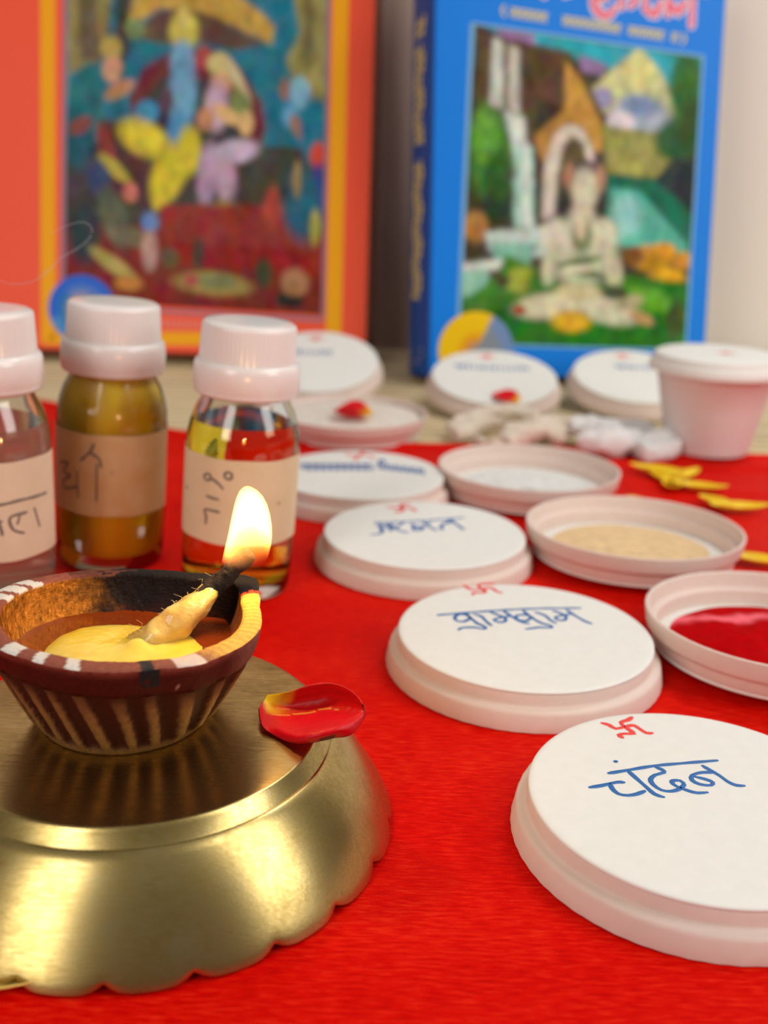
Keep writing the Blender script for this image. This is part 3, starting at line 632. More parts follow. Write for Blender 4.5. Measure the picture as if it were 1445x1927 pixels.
lid('open_paper_lid', x, y, 'white paper lid lying open side up with cream powder in it', 'open paper lids holding powders', tiltx=-.03, z=.11, up=True, k=KD)
heap('cream_powder', x, y, 2.95, .21, .16, (.80, .58, .33), 'pale cream powder spread inside an open white lid', 8)
x, y = 5.86, 42.15
lid('open_paper_lid', x, y, 'white paper lid lying open side up, white inside with a few dark bits', 'open paper lids holding powders', tiltx=-.015, z=.05, up=True, k=KD)
def bits(X, Y, b): return np.array((.09, .12, .11)) if (nz(X, Y, 4, 3) > -.12 and abs(X-.1) < 1.3 and -2.1 < Y < -.6) else b
heap('white_powder', x, y, 2.9, .16, .12, (.78, .79, .77), 'white powder with dark bits inside an open white lid', 9, second=bits)
x, y = -1.75, 51.2
lid('open_paper_lid', x, y, 'white paper lid filled to the brim, with a red and yellow petal on top', 'open paper lids holding powders', z=.02, up=True, k=KD)
heap('pale_powder', x, y, 3.52, .80, .14, (.80, .74, .66), 'pale off-white powder filling a lid under a petal', 12, lump=.15)

# ------------------------------------------------------------------ cup
cx_, cy_ = 15.35, 49.9
cu = empty('paper_cup', (cx_, cy_, .16)); tag(cu, 'small white paper cup with its own flat lid at the back right', 'cup')
V, Fc = lathe([(0, .12), (1.8, .12), (1.84, 0), (1.92, 0), (1.97, .2), (2.35, 2.0), (2.73, 3.85), (2.80, 3.9), (2.80, 4.0), (2.68, 4.0), (2.2, 1.8), (1.85, .25), (0, .2)], 96)
mesh('cup_body', V, Fc, MAT['cup'], cu, sharp=50)
cl = empty('cup_lid', (0, 0, 3.72), (-.02, -.035, 0), cu)
cl = None
V, Fc = lathe([(0, 4.62), (2.1, 4.60), (2.75, 4.56), (2.86, 4.50), (2.9, 4.3), (2.98, 4.22), (3.05, 4.15), (3.10, 3.85), (3.10, 3.8), (3.02, 3.8), (2.9, 4.1), (0, 4.1)], 120)
o = mesh('cup_lid', V, flip(Fc), MAT['lid'], cu, sharp=50)
for ob in [q for q in bpy.data.objects if q.name.startswith('cup_lid') and q.type == 'EMPTY']: bpy.data.objects.remove(ob)
V, Fc = strokes(sw(.3, -.2), .13, .01, wrap=lambda a, b, h: (a, b, 4.62+h)); mesh('swastika_mark', V, Fc, MAT['red_ink'], cu)

# ------------------------------------------------------------------ bottles
def bottle(bx, by, tilt, label, liquid, spec, yaw=0):
    r = empty('glass_bottle', (bx, by, .03), (0, tilt, 0)); tag(r, label, 'bottle', 'small capped glass bottles')
    out = [(0, 0), (1.40, 0), (1.55, .04), (1.64, .16), (1.68, .36), (1.69, 2.0), (1.69, 4.6), (1.67, 4.95), (1.60, 5.3), (1.48, 5.66), (1.33, 5.95), (1.22, 6.15), (1.15, 6.35), (1.15, 7.6)]
    inn = [(1.02, 7.6), (1.02, 6.35), (1.10, 6.12), (1.22, 5.88), (1.37, 5.6), (1.50, 5.25), (1.57, 4.95), (1.59, 4.6), (1.59, 2.0), (1.58, .75), (1.45, .5), (1.1, .42), (0, .46)]
    r.scale = (spec.get('scale', 1),)*3
    if spec['thin']:
        V, Fc = lathe(out[:-1], 96); mesh('bottle_glass', V, Fc, MAT['thin'], r)
    else:
        V, Fc = lathe(out+inn, 96); mesh('bottle_glass', V, Fc, MAT['glass'], r)
    lv = spec['level']; ins = [(a, b) for a, b in inn[::-1] if b < lv-.03]
    g = .02 if not spec['thin'] else .03
    ra = np.interp(lv, [b for a, b in inn[::-1]], [a for a, b in inn[::-1]])
    pr = [(0, ins[0][1]-g)]+[(a+g, b) for a, b in ins[1:]]+[(ra+g, lv), (0, lv)]
    V, Fc = lathe(pr, 96); mesh('liquid', V, Fc, spec['mat'], r, sharp=40)
    # paper label wrapped round the front
    zb, zt, a0, a1 = spec['label']; n = 60; V = []; Fc = []; R1 = 1.70
    for i in range(n+1):
        a = a0+(a1-a0)*i/n; wv = .012*math.sin(a*7)
        for rr, z in ((R1, zb), (R1+.004, zt), (R1+.02, zt), (R1+.02, zb)): V.append((rr*math.sin(a), -rr*math.cos(a), z+wv))
    for i in range(n):
        for k in range(4): Fc.append((i*4+k, i*4+(k+1) % 4, (i+1)*4+(k+1) % 4, (i+1)*4+k))
    lb = mesh('paper_label', V, Fc, spec['label_mat'], r, sharp=60)
    if spec.get('ink'):
        V, Fc = strokes(spec['ink'], .085, .008, wrap=lambda a, b, h: ((R1+.022+h)*math.sin(a/1.7), -(R1+.022+h)*math.cos(a/1.7), b))
        mesh('lettering', V, Fc, MAT['pencil'], lb)
    # cap: ribbed top part over a smooth tamper band
    def rib(r_, z_, t, i): return (r_*(1+(.008*max(0, math.sin(t*66)) if 3 <= i <= 5 else 0)), z_)
    V, Fc = lathe([(0, 8.28), (.9, 8.27), (1.27, 8.25), (1.35, 8.19), (1.365, 8.1), (1.41, 7.3), (1.42, 7.14), (1.2, 7.12), (1.16, 7.9), (0, 7.9)], 396, rib)
    cp = mesh('screw_cap', V, flip(Fc), MAT['cap'], r, sharp=50)
    V, Fc = lathe([(1.40, 7.16), (1.46, 7.15), (1.53, 7.08), (1.565, 6.95), (1.575, 6.40), (1.55, 6.36), (1.55, 6.28), (1.53, 6.20), (1.42, 6.14), (1.2, 6.14), (1.2, 7.1), (1.38, 7.12)], 120)
    mesh('tamper_band', V, flip(Fc), MAT['cap'], cp, sharp=50); return r
def label_mat(name, c1, c2, seed):
    x = M(name); x.set(Roughness=.7); f = x.noise(x.coord(), 90, 3, .6)
    x.link(x.ramp(f, [(.35, c1), (.65, c2)]), x.b.inputs['Base Color']); return x.m
ghee = simple('melted_ghee', (1.0, .70, .03), .3, Subsurface_Weight=.3, Subsurface_Scale=.006)
oil = M('golden_oil'); oil.set(Base_Color=(.86, .62, .03, 1), Transmission_Weight=1, Roughness=.0, IOR=1.47)
water = M('cloudy_rose_water'); water.set(Base_Color=(.66, .58, .42, 1), Transmission_Weight=.7, Roughness=.0, IOR=1.33)
def trace(lines, s, ox, oy, axis_x, hy):
    """pixel traces to (arc length, height) on the label"""
    out = []
    for ln in lines:
        q = []
        for a, b in ln:
            px, py = a/s+ox, b/s+oy; xc = axis_x(py); az = math.asin(max(-.98, min(.98, (px-xc)/103.))); q.append((az*1.7, hy(py+38*(1-math.cos(az)))))
        out.append(q)
    return out
def circ_(x, y, r): return [(x+r*math.cos(t), y+r*math.sin(t)) for t in np.linspace(0, 2*PI, 9)]
hy3 = lambda y: 1.92+(1027-y)/159*2.58
ink3 = trace([circ_(765, 95, 28), circ_(935, 72, 30), [(790, 100), (850, 140), (890, 185)], [(755, 255), (800, 270), (855, 278)], [(860, 385), (740, 372), (750, 430), (745, 495)], [(1205, 268), (1320, 258)], [(560, 180), (580, 200)]], 4.516, 240, 880, lambda y: 445+(1115-y)*.0545, hy3)
bottle(-4.60, 31.19, .064, 'glass bottle of clear golden oil, right behind the burning flame', 'oil', dict(thin=False, level=5.35, mat=oil.m, label=(1.9, 4.5, -1.75, 1.6), label_mat=label_mat('aged_label', (.68, .55, .34), (.74, .61, .40), 1), ink=ink3))
w2 = at(209, 1080); k2 = (w2[1]+1.5)/w2[1]
hy2 = lambda y: 1.95+(970-y)/155*2.5
ink2 = trace([[(500, 695), (480, 735), (440, 775)], [(478, 735), (520, 760), (530, 800)], [(400, 822), (575, 820)], [(512, 790), (510, 960)], [(330, 790), (375, 790), (350, 832), (388, 850), (345, 880), (362, 912), (425, 900)], [(420, 830), (425, 950)]], 2.408, 0, 540, lambda y: 211+(1090-y)*.012, hy2)
bottle(w2[0]*k2, w2[1]+1.5, .064, 'glass bottle filled with cloudy yellow ghee, middle one of the bottles', 'ghee', dict(thin=True, level=6.30, mat=ghee, label=(1.95, 4.5, -1.8, 1.6), scale=1.02, label_mat=label_mat('oily_label', (.66, .42, .18), (.72, .53, .30), 2), ink=ink2))
w1 = at(-5, 1169); k1 = (w1[1]+1.5)/w1[1]
hy1 = lambda y: 1.8+(1065-y)/183*2.75
ink1 = trace([[(0, 1430), (150, 1410), (240, 1370), (330, 1310)], [(70, 1490), (55, 1570), (0, 1590)], [(110, 1440), (135, 1520), (150, 1610)], [(150, 1520), (90, 1550)], [(260, 1450), (190, 1490), (200, 1570), (245, 1590)], [(230, 1480), (220, 1530)], [(290, 1420), (305, 1540)]], 3.567, 0, 560, lambda y: -9, hy1)
bottle(w1[0]*k1, w1[1]+1.5, .03, 'glass bottle of clear greyish water, cut by the edge beside the ghee bottle', 'water', dict(thin=False, level=5.25, mat=water.m, label=(1.75, 4.5, -1.75, 1.75), scale=1.045, label_mat=label_mat('cream_label', (.68, .56, .40), (.74, .61, .45), 3), ink=ink1))

# ------------------------------------------------------------------ brass stand (upturned bowl with wavy rim)
bx, by = -4.746, 18.855
def scal(r, z, t, i):
    if i < SC0 or z > .7: return r, z
    f = min(1., (i-SC0)/3); c = abs(math.sin((t+math.radians(35.1))*NL/2))
    return r-(1-c)**2*.09*f, z+(1-c)**2*.15*f
NL = 22
prof = [(0, 1.93), (3.5, 1.93), (3.6, 1.86), (4.9, .3), (5.0, .02)]
prof = [(0, 2.105), (1.5, 2.105), (2.9, 2.105), (3.4, 2.105), (3.54, 2.105), (3.56, 2.104), (3.58, 2.10), (3.60, 2.085), (3.64, 2.03), (3.79, 1.845), (3.815, 1.822), (3.84, 1.826), (3.87, 1.815), (4.0, 1.69), (4.25, 1.42), (4.47, 1.12), (4.66, .84), (4.82, .58), (4.95, .36), (5.04, .20), (5.09, .10), (5.12, .02), (5.10, .0), (5.06, .03), (4.98, .16), (4.85, .4), (4.5, .98), (4.0, 1.6), (3.6, 1.95), (3.4, 2.0), (0, 2.0)]
SC0 = 18
V, Fc = lathe(prof, 440, scal)
r = mesh('brass_stand', V, flip(Fc), MAT['brass'], None, loc=(bx, by, .02), sharp=35)
tag(r, 'upturned golden brass bowl with a scalloped rim, carrying the clay lamp', 'bowl')

# ------------------------------------------------------------------ clay lamp
dx, dy, ZT = -5.068, 19.141, 2.105+.02
ZR = 4.36
outer_px = [(50, 1236), (102, 1251), (150, 1258), (205, 1261), (260, 1259), (307, 1253), (340, 1252), (382, 1245), (417, 1230), (461, 1208), (490, 1179), (492, 1157), (488, 1138), (486, 1110), (487, 1092), (480, 1083), (462, 1078), (439, 1076), (400, 1076), (364, 1075), (295, 1069), (245, 1067), (187, 1069), (125, 1074), (73, 1082.5), (31, 1092), (0, 1104)]
inner_px = [(6, 1181), (27, 1202), (52, 1214), (90, 1224), (125, 1232), (160, 1238), (197, 1240), (249, 1241), (273, 1238), (340, 1232), (382, 1216.6), (424, 1199), (446, 1181), (456, 1152), (452, 1130), (450, 1106), (440, 1093), (395, 1088), (355, 1086), (295, 1080), (228, 1076), (197, 1079), (145, 1082), (104, 1089), (79, 1096), (41, 1109), (0, 1140)]
def polar(pts, z, extra=()):
    A = []
    for p in pts:
        w_ = at(*p, z); A.append((math.atan2(w_[1]-dy, w_[0]-dx), math.hypot(w_[0]-dx, w_[1]-dy)))
    A += [(math.radians(a), r_) for a, r_ in extra]; A.sort(); a = np.array(A)
    th = np.linspace(-PI, PI, 361)[:-1]; rr = np.interp(th, np.r_[a[:, 0]-2*PI, a[:, 0], a[:, 0]+2*PI], np.tile(a[:, 1], 3))
    for _ in range(3): rr = (np.roll(rr, 1)+rr*2+np.roll(rr, -1))/4
    return th, rr
TH, RO = polar(outer_px, ZR, [(180, 2.72), (170, 2.74), (-170, 2.68)])
_, RI = polar(inner_px, ZR, [(180, 2.32), (-172, 2.30)])
RI = np.minimum(RI, RO-.16)
def per(arr, t): return float(np.interp(((t+PI) % (2*PI))-PI, np.r_[TH, PI], np.r_[arr, arr[0]]))
def pang(px, py): w_ = at(px, py, ZR); return math.atan2(w_[1]-dy, w_[0]-dx)
ZB, ZH = 1.62, ZR-ZT           # underside of the rim band, rim height
N = 360
secs = []      # (kind, param)
V, cols, mt, Fc = [], [], [], []
LEV = 1.44
def chk(a, c, wdt):
    d = (a-c+PI) % (2*PI)-PI; return abs(d) < wdt
stripes = [(pang(25, 1218), .09), (pang(73, 1236), .055), (pang(132, 1252), .055), (pang(48, 1094), .05), (pang(18, 1106), .06), (pang(2, 1122), .05)]
a_char0, a_char1 = pang(486, 1100), pang(235, 1072)
a_yel0, a_yel1 = pang(400, 1225), pang(482, 1112)
rows = [('c', 0, 0), ('b', .9, 0), ('b', 1.0, 0), ('w', .04, 0)] + [('w', t, 0) for t in np.linspace(.10, .97, 22)] + [('w', 1.0, 0)] + [('band', t, 0) for t in np.linspace(0, 1, 8)] + [('top', t, 0) for t in np.linspace(.0, 1, 9)] + [('in', t, 0) for t in np.linspace(.04, 1, 26)] + [('fc', 0, 0)]
rings = []
for kind, p, _ in rows:
    if kind in ('c', 'fc'):
        rings.append([len(V)]); V.append((0, 0, .0 if kind == 'c' else .45)); cols.append((.12, .05, .02)); mt.append((0, 0, 0)); continue
    ids = []
    for k in range(N):
        t = TH[k]; ro, ri = RO[k], RI[k]; n1 = nz(math.cos(t)*3, math.sin(t)*3, p*3+1, 1.5); n2 = nz(math.cos(t)*14, math.sin(t)*14, p*9, 1.5); n3 = nz(math.cos(t)*45, math.sin(t)*45, p*30, 1.3)
        met = 0.0; rgh = .5
        if kind == 'b': rr, z = 1.60*p*(1+.01*n1), 0.0; col = (.10, .05, .02)
        elif kind == 'w':
            wall_top = (ro-.20); f = p**.92; rr = 1.61*(1-f)+wall_top*f; z = ZB*p
            tw = t+.16*p; fl = math.sin(tw*24+.8*nz(math.cos(t)*2, math.sin(t)*2, 0)); fl2 = abs(fl)**.6*(1 if fl > 0 else -1); env = sm(.06, .2, p)*(1-.15*p)
            rr += .075*fl2*env+.012*n2
            g = sm(.05, 1.0, fl+n2*.35)*sm(1.06, .6, p+.12*n1)+sm(.16, .04, p)*.8
            g = min(1, max(0, g)); col = tuple(np.array((.060, .010, .004))*(1-g)+np.array((.42, .23, .08))*g); met = .75*g; rgh = .5
        elif kind == 'band':
            bl = math.sin(PI*min(1, p*1.05))**.5; rr = (ro-.17)*(1-p)+ro*p+.03*bl+.008*n2; z = ZB+(ZH-.03-ZB)*p
            col = np.array((.065, .005, .002))*(1+.25*n2); 
            if n3 > .62 and p > .2: col = np.array((.45, .25, .2))
            f = sm(.75, 1, p+.1*n1); col = col*(1-f)+np.array((.24, .05, .03))*f
            q = sm(.35, .1, abs(((t-pang(480, 1190)+PI) % (2*PI))-PI)); col = col*(1-.4*q)+np.array((.34, .14, .10))*.4*q
            if chk(t, pang(280, 1255), .07) and p > .45+.3*n2: col = np.array((.012, .012, .015))
        elif kind == 'top':
            rr = ro*(1-p)+ri*p; z = ZH-.03+.045*math.sin(PI*min(1, max(0, p)))**.6+.012*n2
            col = np.array((.30, .085, .05))*(1+.25*n2)
            for (sa, sw_) in stripes:
                if chk(t+.05*(p-.5)+.01*n2, sa, sw_): col = np.array((.80, .74, .66))
            # yellow scorched paint on the right, soot at the back
            if a_yel0-.15 < t < a_yel1:
                f = sm(a_yel0-.15, a_yel0+.1, t+.12*n1); g = .5+.5*math.sin(t*95+3*n2); col = col*(1-f)+(np.array((.88, .46, .07))*(.7+.4*g))*f; rgh = .35
            if chk(t, pang(360, 1245), .1): col = np.array((.78, .62, .52))
            if chk(t, pang(275, 1250), .045+.02*n2): col = np.array((.02, .02, .022))
            if a_yel1-.02 < t < a_yel1+.10: col = np.array((.75, .10, .03)) if n2 < .25 else np.array((.05, .02, .02))
            if a_char0-.08+.05*n1 < t < a_char1+.5*n1+.1: col = np.array((.008, .007, .007)); rgh = .7
            elif a_char1-.3 < t < a_char1+.5: col = col*(.45+.3*n1)
        else:
            f = p; prof_r = ri*(1-.02*f-.40*f**2.0); rr = prof_r; z = (ZH-.02)-(ZH-.50)*f
            if f > .8: rr = prof_r*(1-sm(.8, 1, f)*.5)
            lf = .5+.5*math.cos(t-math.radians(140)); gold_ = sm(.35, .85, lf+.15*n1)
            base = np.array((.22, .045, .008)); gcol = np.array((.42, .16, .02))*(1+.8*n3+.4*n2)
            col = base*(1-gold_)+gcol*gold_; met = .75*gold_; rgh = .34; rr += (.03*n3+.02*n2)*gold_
            ch = sm(a_char0-.25, a_char0, t+.25*n1)*sm(a_char1+.65, a_char1+.05, t+.25*n1+.1*n2)
            c0_ = col
            if ch > 0: s_ = sm(.85, .30, f+.15*n1); col = np.array((.006, .002, .0015))*s_+np.array((.11, .014, .002))*(1-s_); col = c0_*(1-ch)+col*ch; met = met*(1-ch); rgh = .34
            if a_yel0-.3 < t < a_char0: col = np.array((.34, .10, .025))*(1+.5*n2); met = .2
        col = np.clip(np.array(col), 0.002, 1)
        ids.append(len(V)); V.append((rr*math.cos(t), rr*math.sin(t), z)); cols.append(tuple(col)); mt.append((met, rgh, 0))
    rings.append(ids)
for a, b in zip(rings, rings[1:]):
    for k in range(N):
        k2 = (k+1) % N
        if len(a) == 1: Fc.append((a[0], b[k2], b[k]))
        elif len(b) == 1: Fc.append((a[k], a[k2], b[0]))
        else: Fc.append((a[k], a[k2], b[k2], b[k]))
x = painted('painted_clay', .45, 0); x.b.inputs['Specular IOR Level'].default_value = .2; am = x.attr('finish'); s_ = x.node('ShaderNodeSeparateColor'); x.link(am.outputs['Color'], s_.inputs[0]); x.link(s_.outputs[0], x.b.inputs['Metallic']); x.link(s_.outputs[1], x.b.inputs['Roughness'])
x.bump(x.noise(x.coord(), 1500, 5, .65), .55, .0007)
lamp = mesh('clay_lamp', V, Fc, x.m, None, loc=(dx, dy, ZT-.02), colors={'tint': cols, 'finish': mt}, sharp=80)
tag(lamp, 'small clay oil lamp painted maroon and gold, burning on the brass bowl', 'oil lamp')
# clear amber oil and soft yellow ghee inside the lamp (seen as one fill with two looks)
def inr(t, f): return per(RI, t)*(1-.02*f-.40*f**2.0)
fl_ = (ZH-.02-LEV)/(ZH-.50)
n = 120; V = [(0, 0, LEV-.02)]; Fc = []
for q in (.3, .6, .85, .96, 1.0):
    for k in range(n):
        t = -PI+2*PI*k/n; rr = inr(t, fl_)*q*1.02; V.append((rr*math.cos(t), rr*math.sin(t), LEV-.02+(.035 if q == 1 else 0)))
Fc += [(0, 1+k, 1+(k+1) % n) for k in range(n)]
for i in range(4):
    for k in range(n): a, b = 1+i*n, 1+(i+1)*n; Fc.append((a+k, b+k, b+(k+1) % n, a+(k+1) % n))
amber = M('amber_oil'); amber.set(Base_Color=(.22, .035, .003, 1), Roughness=.04, Coat_Weight=1.0, Coat_Roughness=.02)
mesh('amber_oil', V, Fc, amber.m, lamp)['label'] = 'clear amber oil'
gx = [(75, 1222), (95, 1203), (118, 1188), (150, 1176), (200, 1170), (250, 1172), (290, 1178), (330, 1184), (372, 1196), (392, 1216), (380, 1250), (300, 1272), (200, 1282), (110, 1262), (80, 1240)]
gp = [at(a, b, ZT+LEV)[:2]-np.array([dx, dy]) for a, b in gx]; gc = np.mean(gp, 0)
ga = sorted([(math.atan2(*(p-gc)[::-1]), float(np.linalg.norm(p-gc))) for p in gp]); ga = np.array(ga)
V = []; Fc = []; n = 120; nr = 26; V.append((gc[0], gc[1], LEV+.075))
for i in range(1, nr+1):
    for k in range(n):
        t = -PI+2*PI*k/n; R_ = float(np.interp(t, np.r_[ga[:, 0]-2*PI, ga[:, 0], ga[:, 0]+2*PI], np.tile(ga[:, 1], 3))); q = i/nr
        X, Y = gc[0]+R_*q*math.cos(t), gc[1]+R_*q*math.sin(t); lim = inr(math.atan2(Y, X), fl_)*1.0; L_ = math.hypot(X, Y)
        if L_ > lim: X *= lim/L_; Y *= lim/L_
        wd_ = min(math.hypot(X+dx-p_[0], Y+dy-p_[1]) for p_ in (at(262, 1218, 3.6), at(285, 1208, 3.6), at(308, 1196, 3.6)))
        V.append((X, Y, LEV-.05+.16*math.exp(-(wd_/.30)**2)+.12*(1-q**5)+.02*nz(X, Y, 1, 2.5)+.006*nz(X, Y, 1, 9)))
Fc += [(0, 1+k, 1+(k+1) % n) for k in range(n)]
for i in range(nr-1):
    for k in range(n): a, b = 1+i*n, 1+(i+1)*n; Fc.append((a+k, b+k, b+(k+1) % n, a+(k+1) % n))
gm = M('soft_ghee'); gm.set(Roughness=.22, Subsurface_Weight=.5, Subsurface_Scale=.004, Coat_Weight=.5); gm.b.inputs['Subsurface Radius'].default_value = (1, .7, .15)
gm.link(gm.ramp(gm.noise(gm.coord(), 130, 3), [(.3, (.84, .58, .03)), (.7, (.90, .74, .14))]), gm.b.inputs['Base Color']); gm.bump(gm.noise(gm.coord(), 400, 4), .15, .0006)
mesh('ghee', V, Fc, gm.m, lamp)['label'] = 'soft yellow ghee'

# ------------------------------------------------------------------ wick and flame
def wob(V, amp, s, c=None): return [(v[0]+amp*nz(v[0], v[1], v[2], s), v[1]+amp*nz(v[1], v[2], v[0], s), v[2]+amp*nz(v[2], v[0], v[1], s)) for v in V]
YW = at(398, 1102, 4.45)[1]
wp = [at(235, 1222, 3.25), at(278, 1212, 3.55), at(320, 1184, 3.78), at(352, 1155, 4.02), at(378, 1130, 4.22), at(398, 1108, 4.40)]
wp = resample(wp, .05); wr_ = [float(np.interp(i/(len(wp)-1), [0, .15, .35, .6, .8, .93, 1], [.26, .34, .34, .35, .32, .24, .18])) for i in range(len(wp))]
V, Fc = tube(wp, wr_, 28)
V = [np.array(v) for v in V]
def twist(V, P, n):
    out = []
    for i, v in enumerate(V):
        s_i = i//n
        if s_i >= len(P): out.append(tuple(v)); continue
        a = 2*PI*(i % n)/n; f = .10*math.cos(2*(a-s_i*.07)); c = P[s_i]; out.append(tuple(c+(v-c)*(1+f)))
    return out
V = wob(twist(V, wp, 28), .05, 3.2); V = wob(V, .018, 11)
cot = M('ghee_soaked_cotton'); cot.set(Roughness=.2, Subsurface_Weight=.6, Subsurface_Scale=.003, Coat_Weight=.8, Coat_Roughness=.1); cot.b.inputs['Subsurface Radius'].default_value = (1, .55, .15)
cot.link(cot.ramp(cot.noise(cot.coord(scale=(1, 1, 1)), 260, 4), [(.3, (.74, .42, .06)), (.6, (.86, .60, .16)), (.75, (.90, .74, .32))]), cot.b.inputs['Base Color']); cot.bump(cot.noise(cot.coord(), 900, 5, .7), .5, .0008)
base = wp[0]; wick = empty('cotton_wick', wp[0]); tag(wick, 'ghee-soaked cotton wick with a charred burning tip, lying in the clay lamp', 'wick')
def rel(V, c): return [tuple(np.array(v)-c) for v in V]
mesh('cotton_twist', rel(V, base), Fc, cot.m, wick)
YT = YW+.15
bp = [wp[-6], at(404, 1103, 4.44), atY(420, 1090, YW+.02), atY(438, 1072, YW+.06), atY(455, 1056, YW+.1), atY(474, 1040, YT)]
bp = resample(bp, .03); br = [float(np.interp(i/(len(bp)-1), [0, .2, .5, .8, .95, 1], [.21, .21, .19, .185, .17, .10])) for i in range(len(bp))]
V, Fc = tube(bp, br, 24); V = wob(V, .03, 5); V = wob(V, .02, 16)
ch = M('charred_cotton'); ch.set(Roughness=.9); ch.link(ch.ramp(ch.noise(ch.coord(), 1400, 5, .7), [(.42, (.006, .004, .003)), (.62, (.03, .018, .009)), (.80, (.10, .06, .028))]), ch.b.inputs['Base Color']); ch.bump(ch.noise(ch.coord(), 2500, 4, .7), .9, .0008)
mesh('charred_tip', rel(V, base), Fc, ch.m, wick)['label'] = 'black burnt tip'
# fine fibres
fb = []
random.seed(9)
for i in range(26):
    k = random.randrange(8, len(wp)-2); c = np.array(wp[k]); d = np.array([random.uniform(-1, 1), random.uniform(-.4, .4), random.uniform(.2, 1)]); d /= np.linalg.norm(d)
    p0 = c+d*wr_[k]*.9; p1 = p0+d*.10+np.array([random.uniform(-.12, .12), 0, .05]); p2 = p1+np.array([random.uniform(-.16, .1), 0, random.uniform(-.02, .08)])
    fb.append(tube([p0, p1, p2], .004, 4))
V, Fc = join(fb); o = mesh('loose_fibres', rel(V, base), Fc, cot.m, wick); o['kind'] = 'stuff'
# flame
fo = [(914, 465, 1), (917, 457, 474), (924, 450, 485), (935, 445, 495), (950, 440.5, 503), (970, 436, 508.5), (990, 432, 511.5), (1010, 428, 512), (1028, 423.5, 510), (1045, 419.5, 505.5), (1058, 416.5, 500), (1068, 414, 494), (1078, 412, 489)]
fo[0] = (914.5, 463, 467)
n = 40; V = []; Fc = []; fc = atY(470, 1000, YT)
for py, xl, xr in fo:
    a, b = atY(xl, py, YT), atY(xr, py, YT); c = (a+b)/2; rx = abs(b[0]-a[0])/2; ry = rx*.85
    for k in range(n): t = 2*PI*k/n; V.append((c[0]+rx*math.cos(t), c[1]+ry*math.sin(t), c[2]+(b[2]-a[2])/2*math.cos(t)))
for i in range(len(fo)-1):
    for k in range(n): Fc.append((i*n+k, (i+1)*n+k, (i+1)*n+(k+1) % n, i*n+(k+1) % n))
V.append(tuple(np.mean(V[:n], 0))); Fc += [(len(V)-1, k, (k+1) % n) for k in range(n)]
V.append(tuple(np.mean(V[(len(fo)-1)*n:len(fo)*n], 0))); b = (len(fo)-1)*n; Fc += [(len(V)-1, b+(k+1) % n, b+k) for k in range(n)]
fm = M('flame'); fm.n.remove(fm.b); out = fm.n['Material Output']
vo = fm.node('ShaderNodeEmission'); fm.link(vo.outputs[0], out.inputs['Volume'])
tcn = fm.node('ShaderNodeTexCoord'); tip = np.array(bp[-1])-np.array(base)
sb = fm.node('ShaderNodeVectorMath'); sb.operation = 'SUBTRACT'; fm.link(tcn.outputs['Object'], sb.inputs[0]); sb.inputs[1].default_value = tuple((tip+np.array([-.02, 0, -.12]))*S)
sc_ = fm.node('ShaderNodeVectorMath'); sc_.operation = 'MULTIPLY'; fm.link(sb.outputs[0], sc_.inputs[0]); sc_.inputs[1].default_value = (1/(.40*S), 1/(.36*S), 1/(.68*S))
ln_ = fm.node('ShaderNodeVectorMath'); ln_.operation = 'LENGTH'; fm.link(sc_.outputs[0], ln_.inputs[0])
mr = fm.node('ShaderNodeMapRange'); mr.interpolation_type = 'SMOOTHSTEP'; fm.link(ln_.outputs['Value'], mr.inputs[0]); mr.inputs[1].default_value = .72; mr.inputs[2].default_value = 1.35
sz = fm.node('ShaderNodeSeparateXYZ'); fm.link(sb.outputs[0], sz.inputs[0])
mz = fm.node('ShaderNodeMapRange'); mz.interpolation_type = 'SMOOTHSTEP'; fm.link(sz.outputs['Z'], mz.inputs[0]); mz.inputs[1].default_value = -.16*S; mz.inputs[2].default_value = .30*S
st = fm.math('ADD', fm.math('MULTIPLY', fm.math('MULTIPLY', mr.outputs[0], mz.outputs[0]), 1500.0), fm.math('MULTIPLY', mz.outputs[0], 26.0)); fm.link(fm.math('ADD', st, .8), vo.inputs['Strength'])
cr = fm.ramp(fm.math('MULTIPLY', mr.outputs[0], mz.outputs[0]), [(0, (1, .26, .02)), (.35, (1, .34, .03)), (1, (1, .42, .11))]); 
lowc = fm.node('ShaderNodeMix'); lowc.data_type = 'RGBA'; fm.link(mz.outputs[0], lowc.inputs[0]); lowc.inputs[6].default_value = (1, .3, .08, 1); fm.link(cr, lowc.inputs[7]); fm.link(lowc.outputs[2], vo.inputs['Color'])
fl = mesh('flame', rel(V, base), Fc, fm.m, wick); fl['label'] = 'bright yellow-white flame'
pl = bpy.data.lights.new('flame_light', 'POINT'); pl.energy = .04; pl.color = (1, .58, .22); pl.shadow_soft_size = .25*S
po = bpy.data.objects.new('flame_light', pl); COL.objects.link(po); po.location = Vector([float(c) for c in atY(474, 958, YT)])*S

